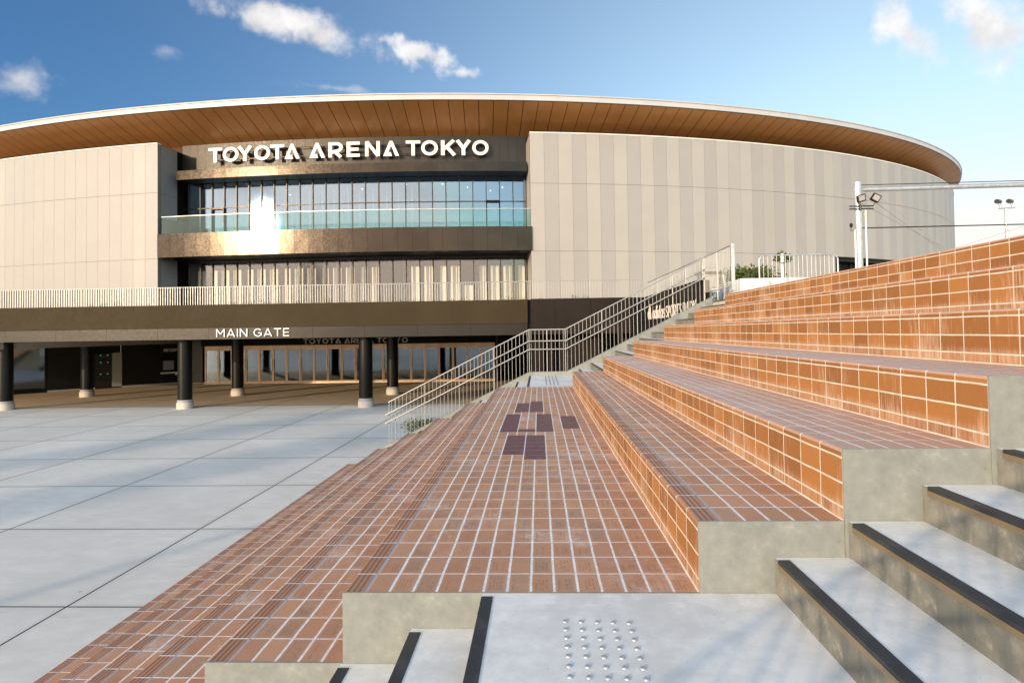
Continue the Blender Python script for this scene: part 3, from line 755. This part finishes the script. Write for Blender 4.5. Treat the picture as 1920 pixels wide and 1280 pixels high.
# balcony
mb = MB(); S_ = frange(sL+.05, sR+.06, MOD)
for a, b in zip(S_[:-1], S_[1:]): abox(mb, a+.005, b-.005, -.10, -.05, 6.07, 7.53, 0, 5)
abox(mb, sL+.06, sR-.002, -.06, 2.2, 6.09, 7.50, 1, 2)
bal = mb.build('balcony', ['bronze', 'dark_metal'], arena)
mb = MB(); S_ = frange(sL+.25, sR-.02, MOD*1.5)
for a, b in zip(S_[:-1], S_[1:]): abox(mb, a+.008, b-.008, .03, .045, 7.53, 8.63, 0, .8)
abox(mb, sL+.25, sL+.265, .05, 2.15, 7.53, 8.63, 0, 5)
mb.build('glass_balustrade', 'glass_clear', bal)
mb = MB(); abox(mb, sL+.25, sR-.02, .02, .055, 8.63, 8.655, 0, .8); mb.build('balustrade_cap', 'galvanised', bal)
# windows under the cladding on the right
mb = MB(); abox(mb, sW, sW+40, 1.0, 1.2, 1.8, 6.02, 0, 2); abox(mb, sW, sW+40, .31, .99, 5.75, 6.0, 1, 2); abox(mb, sW-.3, sW, .31, 1.2, 1.8, 6.02, 1, 5)
for s in frange(sW+.3, sW+40, 1.3): abox(mb, s-.04, s+.04, .9, 1.0, 1.8, 5.75, 2, 5)
mb.build('side_window_wall', ['black', 'dark_metal', 'frame_dark'], arena)
mb = MB(); abox(mb, sW+.3, sW+40, .93, .95, 1.8, 4.9, 0, 1.3); mb.build('side_window', 'glass_door', arena)

# ------------------------------------------------------------------ podium
pod = thing('entrance_podium', 'dark brown podium deck with olive fascia spanning the shaded main gate', 'podium', (-14, 23, 1.0))
YF = 23.0
mb = MB(); mb.box(-75, -.42, YF-.05, YF+.30, 1.44, 2.34); mb.build('upper_band', 'olive_panel', pod)
mb = MB(); 
X = -75+.62
while X < -.5:
    mb.box(max(X, -75)+.004, min(X+2.05, -.43)-.004, YF, YF+.06, .99, 1.435); X += 2.05
mb.box(-75, -.43, YF+.05, YF+.28, 1.0, 1.44, 1); mb.build('lower_fascia', ['fascia_panel', 'black'], pod)
mb = MB(); mb.box(-75, 4.36, YF+.31, 50, 1.0, 1.8, 0); mb.build('deck_slab', 'dark_metal', pod)
mb = MB(); mb.box(-.42, -.30, YF+.1, YF+.6, .93, 2.34); mb.build('shadow_gap', 'black', pod)
mb = MB()
for a, b in ((-.295, .62), (.63, 1.99), (2.0, 3.55)): mb.box(a, b, YF-.04, YF+.30, 1.0, 2.36)
mb.build('right_band', 'brown_panel', pod)
mb = MB(); mb.box(3.56, 4.05, YF+.12, YF+.30, -1.8, 2.36); mb.build('corner_reveal', 'black', pod)
mb = MB()
for y in (15.42, 17.0, 18.6, 20.2, 21.8): mb.box(4.06, 4.36, y+.003, min(y+1.6, YF+.11)-.003, -1.8, 2.36)
mb.build('side_wall', 'brown_panel', pod)
# dropped ceiling bulkhead
mb = MB(); mb.box(-75, -21.95, YF+.33, 39., .70, .998); mb.build('dropped_ceiling', 'concrete_beam', pod)
# under-deck walls
mb = MB(); mb.box(-21.75, -20.42, 36.1, 36.4, -1.78, .97); mb.build('lobby_wall', 'bronze_wall', pod)
mb = MB(); mb.box(-21.75, -20.42, 35.98, 36.08, -1.8, -1.70); mb.build('skirting', 'concrete_plain', pod)
def diag(mb, t0, t1, off, th, z0, z1, mi=0):
    """pieces of the diagonal side wall, running from the lobby towards the left"""
    A = Vector((-22.4, 36.38)); D = Vector((-4.29, -4.75)).normalized(); N = Vector((-D.y, D.x)); N = N if N.y < 0 else -N
    p = [A+D*t0+N*off, A+D*t1+N*off, A+D*t1+N*(off-th), A+D*t0+N*(off-th)]
    mb.hexa([(q_.x, q_.y, z0) for q_ in p], [(q_.x, q_.y, z1) for q_ in p], mi)
T88, T60 = 6.35, 7.6
mb = MB()
for a, b in ((-.9, .9), (.91, 2.88), (4.2, 6.35)): diag(mb, a, b, 0, .3, -1.70, .98)
diag(mb, 2.88, 4.2, -.35, .1, -1.70, .98); diag(mb, 9.2, 16, 0, .3, -1.8, .98)
mb.build('side_lobby_wall', 'dark_metal', pod)
mb = MB(); diag(mb, -.8, 2.88, .03, .3, -1.8, -1.70); diag(mb, 4.2, 6.35, .03, .3, -1.8, -1.70); mb.build('skirting', 'grey_panel', pod)
mb = MB(); diag(mb, 6.35, 9.2, -.1, .02, -1.55, .98); mb.build('side_glazing', 'glass_door', pod)
mb = MB(); diag(mb, 6.35, 6.45, 0, .2, -1.8, .98); diag(mb, 7.9, 8.0, 0, .2, -1.8, .98); diag(mb, 6.45, 9.2, 0, .2, -1.8, -1.55); mb.build('glazing_frame', 'black', pod)
mb = MB(); diag(mb, 6.3, 9.3, -3., .2, -1.8, .98); mb.build('side_lobby_back', 'interior_dark', pod)
# lobby behind the doors
mb = MB(); mb.box(-20.4, -2.6, 43, 43.2, -1.8, 1.0, 0); mb.box(-20.6, -20.41, 36.1, 43, -1.8, 1.0, 0); mb.box(-2.6, -2.45, 36.0, 43, -1.8, 1.0, 0); mb.build('lobby_interior', 'interior_dark', pod)
mb = MB(); mb.box(-20.4, -2.85, 35.55, 36.15, .50, .98); mb.build('door_header', 'black', pod)
mb = MB(); mb.box(-.32, 4.3, 43, 43.2, -1.8, 1); mb.box(-2.45, -.3, 41, 41.2, -1.8, 1.); mb.build('passage_wall', 'black', pod)
mb = MB(); random.seed(11)
for i in range(14):
    x = -19.6+i*1.22; mb.box(x, x+random.choice([.25, .4, .6]), 40.5, 40.6, -1.8, random.choice([.3, .6, .8]))
mb.build('lobby_partition', 'grey_panel', pod)
# brown louvred wall and glass right of the doors
mb = MB()
for a, b in ((-.27, .20), (.385, .56), (.78, 2.40), (3.34, 4.05)): mb.box(a, b, 24.0, 24.3, -1.8, .998)
for a in [-.27+.155*i for i in range(3)]: mb.box(a+.05, a+.07, 23.97, 23.997, -1.8, .99)
mb.build('right_lobby_wall', 'brown_panel', pod)
mb = MB(); mb.box(.20, .78, 24.4, 24.5, -1.8, .998); mb.build('wall_slot', 'black', pod)
mb = MB(); mb.box(2.41, 3.33, 24.1, 24.12, -1.8, .998); mb.build('lobby_glass', 'glass_door', pod)
mb = MB(); mb.box(2.3, 3.4, 25.5, 25.6, -1.8, .998); mb.build('lobby_back', 'side_grey', pod)
# doors
DX = .845; x0d = -20.38
for i in range(21):
    a, b = x0d+DX*i, x0d+DX*(i+1)-.02; y = 36.0
    if i in (5, 10, 15): pass
    mb = MB(); wst = .058
    mb.box(a, a+wst, y-.05, y+.05, -1.79, .30); mb.box(b-wst, b, y-.05, y+.05, -1.79, .30)
    mb.box(a+wst, b-wst, y-.03, y+.03, -1.79, -1.66); mb.box(a+wst, b-wst, y-.03, y+.03, .22, .30)
    mb.box(a, b, y-.06, y+.05, .305, .50)
    d = mb.build('glass_door', 'door_steel', pod, origin=(a, y, ZP))
    mb = MB(); mb.box(a+wst, b-wst, y-.006, y+.006, -1.66, .22); mb.build('pane', 'glass_door', d, origin=(a, y, ZP))
    hx = a+.04 if i % 2 else b-.04
    mb = MB(); mb.tube([(hx, y-.11, -1.0), (hx, y-.11, -.35)], .014, 8); mb.tube([(hx, y-.11, -.95), (hx, y-.04, -.95)], .009, 6); mb.tube([(hx, y-.11, -.4), (hx, y-.04, -.4)], .009, 6)
    mb.build('handle', 'steel', d, origin=(hx, y, -1))
mb = MB(); mb.box(-20.4, -2.7, 35.8, 36.2, ZP, ZP+.012); mb.build('threshold', 'steel', pod)

# columns
def column(x, y, label):
    t = thing('round_column', label, 'column', (x, y, ZP), 'round dark columns under the podium')
    mb = MB(); mb.lathe([(.268, .36), (.268, 2.80)], 40, c=(x, y, ZP)); mb.build('shaft', 'column_metal', t, origin=(x, y, ZP))
    mb = MB(); mb.lathe([(.285, .25), (.285, .36), (.268, .362)], 40, c=(x, y, ZP)); mb.build('collar', 'grey_panel', t, origin=(x, y, ZP))
    mb = MB(); mb.lathe([(.315, 0), (.315, .24), (.305, .25), (.27, .252)], 40, c=(x, y, ZP)); mb.build('base', 'concrete_plain', t, origin=(x, y, ZP))
for x, y, lab in [(-22.08, 24.1, 'front round column at the left edge of the photo with a pale concrete base'),
                  (-22.55, 29.2, 'rear round column beside the locker with green lights'),
                  (-14.40, 23.95, 'front round column left of the MAIN GATE lettering, covering the end of the information sign'),
                  (-14.77, 28.95, 'rear round column below the MAIN GATE lettering'),
                  (-6.95, 23.85, 'front round column cutting through the sign above the glass doors'),
                  (-7.06, 28.7, 'rear round column just right of the sign above the glass doors')]:
    column(x, y, lab)

# ------------------------------------------------------------------ signs
def px_s(px, d, z):
    """arc position seen at photo column px"""
    best = min(frange(sL, sR, .02), key=lambda s: abs(proj_x(at(s, d, z))-px)); return best
def proj_x(P):
    v = Vector(P)-Vector((0, 0, 1.116)); return CX+FPX*v.dot(r2)/v.dot(fwd)
sg = thing('arena_sign', 'big white raised letters TOYOTA ARENA TOKYO on the dark wall under the eaves', 'sign', at(px_s(655, 1.8, 12.9), 1.8, 12.42))
LT = [('T', 392, 417.5), ('O', 418.8, 448), ('Y', 444.5, 475.4), ('O', 477.5, 507), ('T', 507.5, 534), ('@', 534, 562.5), ('@', 580, 610), ('R', 616.5, 642), ('E', 650.3, 675), ('N', 685, 712.4), ('@', 718, 748.7),
      ('T', 761, 788.5), ('O', 789.8, 821), ('K', 827, 855.6), ('Y', 852.7, 884.8), ('O', 885.8, 915.8)]
for ch, pa, pb in LT:
    sa, sb = px_s(pa, 1.8, 12.9), px_s(pb, 1.8, 12.9); W = glyphs(.20)[ch][0]; k = (sb-sa)/(W*.97)
    place = lambda u, v, w_, sa=sa: at(sa+u, 1.86-w_, 12.42+v)
    mb, _ = letter_mb(ch, .97, .20, .12, place, k); mb.build('letter', 'sign_white', sg)
for z in (12.62, 13.22):
    mb = MB(); abox(mb, px_s(400, 1.8, 12.9), px_s(905, 1.8, 12.9), 1.90, 1.95, z-.02, z+.02, 0, 1)
    for s in frange(px_s(405, 1.8, 12.9), px_s(900, 1.8, 12.9), 1.6): abox(mb, s-.02, s+.02, 1.951, 2.19, z-.018, z+.018, 0, 5)
    mb.build('support_rail', 'bronze', sg)
sg = thing('gate_sign', 'white MAIN GATE lettering on the podium fascia', 'sign', (-11.1, YF-.02, 1.07))
write(sg, 'MAIN GATE', -12.56, .31, .105, .03, lambda u, v, w_: (u, YF-.012-w_, 1.075+v), 'sign_white', gap=.26, space=.52, fit=2.88)
sg = thing('door_sign', 'small beige TOYOTA ARENA TOKYO lettering over the glass doors, partly behind a column', 'sign', (-11, 35.5, .6))
write(sg, 'TOYOT@ @REN@ TOKYO', -14.10, .30, .17, .03, lambda u, v, w_: (u, 35.53-w_, .575+v), 'sign_cream', gap=.17, space=.42, fit=6.3)
info = thing('information_sign', 'small beige INFORMATION lettering on the dark wall beside the ticket window', 'sign', (-22.7, 36, .3))
_A = Vector((-22.4, 36.38)); _D = Vector((-4.29, -4.75)).normalized(); _N = Vector((_D.y, -_D.x)); _N = _N if _N.y < 0 else -_N
def dpl(t0): return lambda u, v, w_: ((_A+_D*(t0-u)+_N*(.02+w_)).x, (_A+_D*(t0-u)+_N*(.02+w_)).y, v)
pl = dpl(.72); write(info, 'INFORMATION', 0, .19, .17, .02, lambda u, v, w_: pl(u, v+.20, w_), 'sign_cream', gap=.15, fit=1.42)
# ticket window and shelf
tw = thing('ticket_window', 'small shuttered ticket window with a white counter shelf in the dark wall', 'ticket window', (-22.7, 36, -.6))
mb = MB(); diag(mb, .08, .84, .03, .03, -.95, .05); mb.build('window_frame', 'black', tw)
mb = MB(); diag(mb, .16, .76, .045, .012, -.90, -.35); mb.build('shutter', 'side_grey', tw)
mb = MB(); diag(mb, -.1, .92, .25, .22, -1.12, -1.04); diag(mb, -.1, .1, .25, .22, -1.22, -1.122); mb.build('shelf', 'trim_white', tw)
lk = thing('battery_locker', 'dark locker with six small green lights and a pale side panel in the left recess', 'locker', (-24.8, 33.6, ZP))
mb = MB(); diag(mb, 3.40, 4.19, .0, .3, -1.75, .22); mb.build('cabinet', 'frame_dark', lk)
mb = MB(); diag(mb, 2.9, 3.38, .02, .3, -1.72, .24); mb.build('side_panel', 'grey_panel', lk)
for i in range(2):
    for z in (.08, -.32, -.98):
        mb = MB(); diag(mb, 3.57+.34*i, 3.62+.34*i, .012, .011, z, z+.045); mb.build('indicator_lamp', 'lamp_green', lk)
for z in (.08, -.32, -.98):
    mb = MB(); diag(mb, 3.43, 4.15, .006, .005, z-.25, z-.235); mb.build('shelf_gap', 'black', lk)
sp = thing('sports_park_sign', 'raised pale adidas SPORTS PARK lettering seen edge-on on the brown side wall behind the balusters', 'sign', (4.05, 19, 1.5))
pls = lambda u, v, w_: (4.055-w_, 22.35-u, 1.49+v)
mb = MB()
for k, (h0, h1, x0) in enumerate(((.14, .30, .02), (.14, .42, .20), (.14, .56, .38))):
    v = [(x0, 0), (x0+.20, 0), (x0+.20-.0, .10), (x0+.02, h1), (x0-.13, h1-.08)]
    v = [(x0+.06, 0), (x0+.21, 0), (x0+.03, h1), (x0-.10, h1-.07), (x0-.02, h1-.24)]
    n = 5; A_ = [pls(a, b, 0) for a, b in v]; B_ = [pls(a, b, .015) for a, b in v]
    mb.add(A_+B_, [tuple(range(n)), tuple(range(n, 2*n))]+[(i, (i+1) % n, (i+1) % n+n, i+n) for i in range(n)])
mb.build('emblem', 'sign_cream', sp)
write(sp, 'adidas', .85, .42, .13, .015, pls, 'sign_cream', gap=.20, fit=2.1)
write(sp, 'SPORTS PARK', 3.10, .37, .12, .015, pls, 'sign_cream', gap=.22, space=.3, fit=3.7)

# ------------------------------------------------------------------ deck railing
def rail_panel(p0, p1, z0, z1, label, group=None, fin=.026):
    p0, p1 = Vector(p0), Vector(p1); L = (p1-p0).length; d = (p1-p0)/L
    t = thing('deck_railing', label, 'railing', (p0.x, p0.y, z0), group)
    P = lambda u, z: (p0.x+d.x*u, p0.y+d.y*u, z)
    o = (p0.x, p0.y, z0)
    mb = MB(); mb.tube([P(0, z1), P(L, z1)], .018, 6); mb.build('top_rail', 'steel_rail', t, origin=o)
    mb = MB(); mb.tube([P(0, z0), P(0, z1)], .018, 6); mb.build('post', 'steel_rail', t, origin=o)
    mb = MB(); n = int(round(L/.1))
    for i in range(1, n):
        q_ = P(L*i/n, 0); mb.box(q_[0]-.007, q_[0]+.007, q_[1]-fin, q_[1]+fin, z0, z1)
    mb.build('balusters', 'steel_rail', t, origin=o)
X = 4.0; i = 0
while X > -37.5:
    rail_panel((X-2., YF+.18), (X-.02, YF+.18), 2.34 if X < 0 else 2.36, 3.05, 'slim pale baluster railing panel along the front edge of the podium deck', 'railing panels along the podium deck'); X -= 2.0; i += 1
for i, y in enumerate((21.2, 19.2, 17.2, 15.45)):
    rail_panel((4.2, y), (4.2, min(y+1.98, 23.1)), 2.36, 2.92, 'pale baluster railing panel on top of the brown side wall above the sports park lettering', 'railing panels on the side wall', .006)
t = thing('end_railing', 'pale railing end panel with a broad upright plate at the head of the far stairs', 'railing', (4.2, 13.1, 1.8))
mb = MB(); mb.box(4.17, 4.245, 13.08, 13.13, 1.95, 2.95); mb.build('end_plate', 'galvanised', t, origin=(4.2, 13.1, 1.8))
mb = MB(); mb.tube([(4.2, 13.13, 2.92), (4.2, 15.4, 2.92)], .018, 6); mb.tube([(4.2, 13.13, 2.03), (4.2, 15.4, 2.03)], .012, 6)
mb.build('top_rail', 'steel_rail', t, origin=(4.2, 13.1, 1.8))
mb = MB()
for i in range(1, 23): mb.tube([(4.2, 13.1+.1*i, 2.03), (4.2, 13.1+.1*i, 2.92)], .006, 5, caps=False)
mb.build('balusters', 'steel_rail', t, origin=(4.2, 13.1, 1.8))
mb = MB()
mb.tube([(4.2, 14.2, 1.8), (4.2, 14.2, 2.92)], .015, 6); mb.tube([(4.2, 15.3, 1.8), (4.2, 15.3, 2.92)], .015, 6); mb.build('post', 'steel_rail', t, origin=(4.2, 13.1, 1.8))

# ------------------------------------------------------------------ plants
def leaves(mb, c, r, n, size, mi=0, up=.3, shell=.55):
    for _ in range(n):
        while True:
            d = Vector((random.uniform(-1, 1), random.uniform(-1, 1), random.uniform(-1, 1)))
            if .1 < d.length < 1: break
        k = random.uniform(shell, 1.) / d.length if random.random() < .7 else 1
        p = Vector((c[0]+d.x*k*r[0]*.999, c[1]+d.y*k*r[1], c[2]+d.z*k*r[2]))
        a = Vector((random.gauss(0, 1), random.gauss(0, 1), random.gauss(up, .8))).normalized(); b = a.cross(Vector((random.gauss(0, 1), random.gauss(0, 1), random.gauss(0, 1)))).normalized()
        s = size*random.uniform(.6, 1.3)
        mb.add([p, p+a*s*.5+b*s*.22, p+a*s, p+a*s*.5-b*s*.22], [(0, 1, 2, 3)], mi)
def shrub(name, loc, r, n, size, label, group=None, mats=('leaf', 'leaf_yellow'), ratio=.85, lumps=5):
    t = thing(name, label, 'shrub', loc, group)
    mb = MB()
    for i in range(lumps):
        o = (random.uniform(-.5, .5)*r[0], random.uniform(-.5, .5)*r[1], r[2]*random.uniform(.7, 1.15))
        k = random.uniform(.4, .7); leaves(mb, (loc[0]+o[0], loc[1]+o[1], loc[2]+o[2]), (r[0]*k, r[1]*k, r[2]*k), int(n/lumps), size, 0 if random.random() < ratio else 1)
    mb.build('foliage', list(mats), t, origin=loc)
    mb = MB()
    for i in range(3):
        a = random.uniform(0, 6.3); mb.tube([(loc[0], loc[1], loc[2]), (loc[0]+math.cos(a)*r[0]*.4, loc[1]+math.sin(a)*r[1]*.4, loc[2]+r[2])], .02*min(1, r[2]), 5, r2=.006)
    mb.build('stem', 'bark', t, origin=loc); return t
random.seed(21)
mb = MB(); mb.box(-75, 3.9, YF+.6, YF+1.6, 1.8, 2.10); mb.build('planter_bed', 'soil', pod)
xs = [-19.3, -18.7, -18.2, -17.6, -17.0, -16.5, -15.9, -14.8, -12.3, -11.6, -11.0, -10.3, -9.6, -9.0, -8.4, -7.6, -7.0, -5.4, -4.9, -3.4, -2.9, -2.2, -1.2, -.5, .1, .7, 1.4, 1.9]
for x in xs:
    h = random.uniform(.18, .34); 
    shrub('planter_shrub', (x+random.uniform(-.1, .1), YF+.75, 2.10), (random.uniform(.22, .36), .25, h), 150, .055, 'low green planter shrub behind the podium deck railing', 'shrubs along the podium deck', ratio=.6, lumps=6)
shrub('ground_shrub', (-3.15, 16.3, ZP), (.85, .5, .38), 2600, .06, 'low bright green shrub on the plaza behind the foot of the far stair railing', lumps=14)
shrub('large_shrub', (6.15, 18.0, 1.8), (1.05, .9, .72), 5200, .11, 'dark green bushy shrub behind the white planter wall', lumps=18, ratio=.8)
t = thing('young_tree', 'slender young tree poking above the dark shrub behind the crowd barrier', 'tree', (7.15, 17.6, 1.8))
mb = MB(); mb.tube([(7.15, 17.6, 1.8), (7.12, 17.6, 3.1)], .02, 6, r2=.008); mb.build('trunk', 'bark', t, origin=(7.15, 17.6, 1.8))
mb = MB(); leaves(mb, (7.08, 17.6, 3.12), (.28, .25, .15), 160, .12, 0); leaves(mb, (7.5, 17.7, 2.3), (.7, .3, .25), 500, .10, 0); mb.build('crown', ['leaf'], t, origin=(7.15, 17.6, 1.8))

# ------------------------------------------------------------------ things on the upper plaza
t = thing('planter_wall', 'white concrete planter wall in front of the dark green shrub', 'planter', (5.33, 16, 1.8))
mb = MB(); mb.cbox(5.33, 7.6, 16.0, 16.25, 1.8, 2.43, .008); mb.cbox(5.33, 5.55, 16.26, 18.5, 1.8, 2.42, .008); mb.build('wall', 'white_paint', t, origin=(5.33, 16, 1.8))
mb = MB(); mb.tube([(5.62, 15.99, 2.22), (5.62, 15.97, 2.22)], .012, 8); mb.build('bolt', 'dark_metal', t, origin=(5.6, 16, 2.2))
t = thing('crowd_barrier', 'grey steel crowd control barrier with rounded corners behind the top tier', 'barrier', (6.3, 14.8, 1.8))
xa, xb, zt = 5.39, 7.27, 2.88
mb = MB(); pts = [(xa, 14.8, 1.82)]+[(xa+.13-.13*math.cos(a), 14.8, zt-.13+.13*math.sin(a)) for a in [math.pi/2*i/6 for i in range(7)]]+[(xb-.13+.13*math.sin(a), 14.8, zt-.13+.13*math.cos(a)) for a in [math.pi/2*i/6 for i in range(7)]]+[(xb, 14.8, 1.82)]
mb.tube(pts, .019, 10); mb.tube([(xa, 14.8, 2.0), (xb, 14.8, 2.0)], .012, 8); mb.build('frame', 'galvanised', t, origin=(6.3, 14.8, 1.8))
mb = MB()
for i in range(1, 18): x = xa+(xb-xa)*i/18; mb.tube([(x, 14.8, 2.0), (x, 14.8, zt-.012)], .0055, 6, caps=False)
mb.build('bars', 'galvanised', t, origin=(6.3, 14.8, 1.8))
for x in (xa+.3, xb-.3):
    mb = MB(); mb.tube([(x, 14.5, 1.81), (x, 15.1, 1.81)], .014, 6); mb.build('foot', 'galvanised', t, origin=(x, 14.8, 1.8))
t = thing('slim_post', 'slim cream post with a dark joint behind the crowd barrier', 'post', (6.23, 15.5, 1.8))
mb = MB(); mb.tube([(6.23, 15.5, 1.8), (6.23, 15.5, 3.0)], .033, 12); mb.build('shaft', 'trim_white', t, origin=(6.23, 15.5, 1.8))
mb = MB(); mb.lathe([(.036, 0), (.036, .02)], 12, c=(6.23, 15.5, 2.76)); mb.build('collar', 'dark_metal', t, origin=(6.23, 15.5, 1.8))
# stand at the head of the far stairs
t = thing('stair_head_stand', 'cream concrete stand with a black cap at the head of the far stairs', 'stand', (4.9, 16.8, 1.8))
o = (4.9, 16.8, 1.8)
mb = MB(); mb.cbox(4.60, 4.80, 16.8, 17.1, 1.8, 2.62, .006); mb.cbox(4.80, 5.02, 16.8, 17.1, 2.26, 2.62, .006); mb.cbox(4.80, 5.40, 16.8, 17.1, 1.8, 1.92, .006); mb.build('body', 'concrete_plain', t, origin=o)
mb = MB(); mb.cbox(4.42, 5.1, 16.75, 17.15, 2.63, 2.70, .01); mb.tube([(4.46, 16.78, 2.66), (4.44, 16.78, 2.3), (4.46, 16.78, 1.8)], .035, 8); mb.build('cap', 'black', t, origin=o)
mb = MB(); mb.tube([(5.12, 16.78, 2.62), (5.16, 16.78, 2.3), (5.12, 16.78, 1.9)], .045, 10); mb.build('grey_pipe', 'galvanised', t, origin=o)
mb = MB(); mb.box(4.82, 5.02, 16.84, 16.9, 2.12, 2.24); mb.build('notice_plate', 'white_paint', t, origin=o)
t = thing('dome_light', 'small white dome light fitting on the ground at the far end of the top tier', 'light', (5.0, 13.6, 1.8))
mb = MB(); mb.lathe([(.075, 0), (.075, .05), (.06, .10), (.03, .13), (.0001, .14)], 16, c=(5.0, 13.6, 1.8)); mb.build('dome', 'white_paint', t, origin=(5.0, 13.6, 1.8))
mb = MB(); mb.lathe([(.085, 0), (.085, .012)], 16, c=(5.0, 13.6, 1.8)); mb.build('base', 'dark_metal', t, origin=(5, 13.6, 1.8))
# net mast with floodlights
PXm, PYm = 10.52, 20.0
t = thing('floodlight_mast', 'tall silver mast with a horizontal beam reaching right and two floodlights', 'mast', (PXm, PYm, 1.8)); o = (PXm, PYm, 1.8)
mb = MB(); mb.tube([(PXm, PYm, 1.8), (PXm, PYm, 5.84)], .112, 20); mb.build('pole', 'galvanised', t, origin=o)
mb = MB(); mb.tube([(PXm+.11, PYm, 5.60), (PXm+.25, PYm, 5.60)], .05, 10); mb.tube([(PXm+.22, PYm, 5.60), (40, PYm-.6, 5.72)], .075, 14); mb.build('beam', 'galvanised', t, origin=o)
mb = MB(); mb.tube([(PXm-.35, PYm-.15, 5.03), (PXm+.42, PYm-.15, 5.03)], .02, 8); mb.tube([(PXm-.35, PYm-.15, 4.94), (PXm+.42, PYm-.15, 4.94)], .02, 8); mb.tube([(PXm, PYm-.16, 4.90), (PXm, PYm-.16, 5.08)], .03, 8); mb.build('crossarm', 'frame_dark', t, origin=o)
for dx, ang in ((-.06, -.25), (.40, .5)):
    f = MB(); cx, cz = PXm+dx, 5.25; ca, sa = math.cos(ang), math.sin(ang)
    R_ = lambda x, y, z: (cx+x*ca+z*sa, PYm-.30+y, cz-x*sa+z*ca)
    f.hexa([R_(-.13, -.04, -.11), R_(.13, -.04, -.11), R_(.13, .05, -.11), R_(-.13, .05, -.11)], [R_(-.13, -.10, .11), R_(.13, -.10, .11), R_(.13, -.02, .11), R_(-.13, -.02, .11)])
    fl = f.build('floodlight', 'dark_metal', t, origin=(cx, PYm-.3, cz))
    f = MB(); f.hexa([R_(-.10, -.054, -.08), R_(.10, -.054, -.08), R_(.10, -.042, -.08), R_(-.10, -.042, -.08)], [R_(-.10, -.102, .08), R_(.10, -.102, .08), R_(.10, -.09, .08), R_(-.10, -.09, .08)])
    f.build('lens', 'grey_panel', fl, origin=(cx, PYm-.3, cz))
    f = MB(); f.tube([(cx, PYm-.28, cz-.13), (cx, PYm-.2, 5.05)], .018, 6); f.build('bracket', 'brass_edge', fl, origin=(cx, PYm-.3, cz))
for dx, ztop in ((-.16, 4.27), (.19, 4.95)):
    mb = MB(); mb.tube([(PXm+dx, PYm-.1, 1.8), (PXm+dx, PYm-.1, ztop)], .028, 8); mb.build('conduit', 'trim_white', t, origin=(PXm+dx, PYm, 1.8))
mb = MB(); mb.lathe([(.03, 0), (.05, .05), (.05, .10), (.02, .14)], 10, c=(PXm-.28, PYm-.1, 4.35)); mb.tube([(PXm-.16, PYm-.1, 4.25), (PXm-.30, PYm-.1, 4.25), (PXm-.28, PYm-.1, 4.36)], .012, 6); mb.build('small_camera', 'dark_metal', t, origin=(PXm-.28, PYm, 4.35))
for z in (5.74, 4.33): 
    mb = MB(); mb.tube([(PXm+.1, PYm-.05, z), (40, PYm-.6, z)], .013 if z > 5 else .02, 6); mb.build('horizontal_wire', 'frame_dark', t, origin=o)
for a, b in (((PXm+.15, PYm, 5.50), (18.3, 24.5, 2.4)), ((PXm+.5, PYm, 5.52), (14.4, 20.4, 2.9)), ((PXm-.05, PYm, 5.25), (17.2, 26, 4.4)), ((11.9, 20, 3.1), (19.5, 21.0, 5.35)), ((-9., 30, 10.5), (PXm-.05, PYm, 5.25))):
    if a[0] < 0: continue
    mb = MB(); mb.tube([a, b], .008, 5); mb.build('guy_wire', 'grey_panel', t, origin=a)
t = thing('twin_spotlight_pole', 'thin pole carrying two cylindrical spotlights near the right edge', 'spotlight pole', (18.28, 24, 1.8)); o = (18.28, 24, 1.8)
mb = MB(); mb.tube([(18.28, 24, 1.8), (18.28, 24, 5.62)], .05, 12); mb.tube([(18.0, 24, 5.63), (18.62, 24, 5.66)], .022, 8); mb.build('pole', 'steel', t, origin=o)
for x in (18.0, 18.45):
    mb = MB(); mb.tube([(x-.13, 23.9, 5.90), (x+.16, 24.15, 5.93)], .085, 14); f = mb.build('spotlight', 'frame_dark', t, origin=(x, 24, 5.9))
    mb = MB(); mb.tube([(x+.08, 24.05, 5.84), (x+.10, 24, 5.65)], .03, 8); mb.build('bracket', 'galvanised', f, origin=(x, 24, 5.7))
# pylons and mast added out of view to cast soft shadows on the plaza
def shadow_spot(x, y, back):
    return x-back*math.sin(SUN_AZ), y-back*math.cos(SUN_AZ)
for (gx, gy, w_, h, lab) in ((-8.6, 11.3, 1.9, 21.4, 'tall square concrete pylon added behind the viewer to shade the plaza, nearer the seating'), (-12.6, 13.6, 1.7, 21.8, 'tall square concrete pylon added behind the viewer to shade the plaza, farther from the seating')):
    x, y = shadow_spot(gx, gy, 105); t = thing('added_pylon', lab, 'pylon', (x, y, ZP))
    mb = MB(); mb.cbox(x-w_/2, x+w_/2, y-.5, y+.5, ZP, ZP+h, .03); mb.build('shaft', 'concrete_plain', t, origin=(x, y, ZP))
    mb = MB(); mb.cbox(x-w_/2-.2, x+w_/2+.2, y-.7, y+.7, ZP, ZP+.4, .03); mb.build('added_pylon_plinth', 'concrete_plain', t, origin=(x, y, ZP))
x, y = shadow_spot(-5.2, 7.8, 30); t = thing('added_lamp_mast', 'slender grey lamp mast added behind the viewer for its thin plaza shadow', 'lamp', (x, y, ZP))
mb = MB(); mb.tube([(x, y, ZP), (x, y, ZP+7.8)], .13, 16, r2=.09); mb.build('pole', 'galvanised', t, origin=(x, y, ZP))  # pole of the added mast, there for its shadow
mb = MB(); mb.cbox(x-.5, x+.5, y-.15, y+.15, ZP+7.8, ZP+7.95, .02); mb.build('lamp_head', 'galvanised', t, origin=(x, y, ZP+7.8))
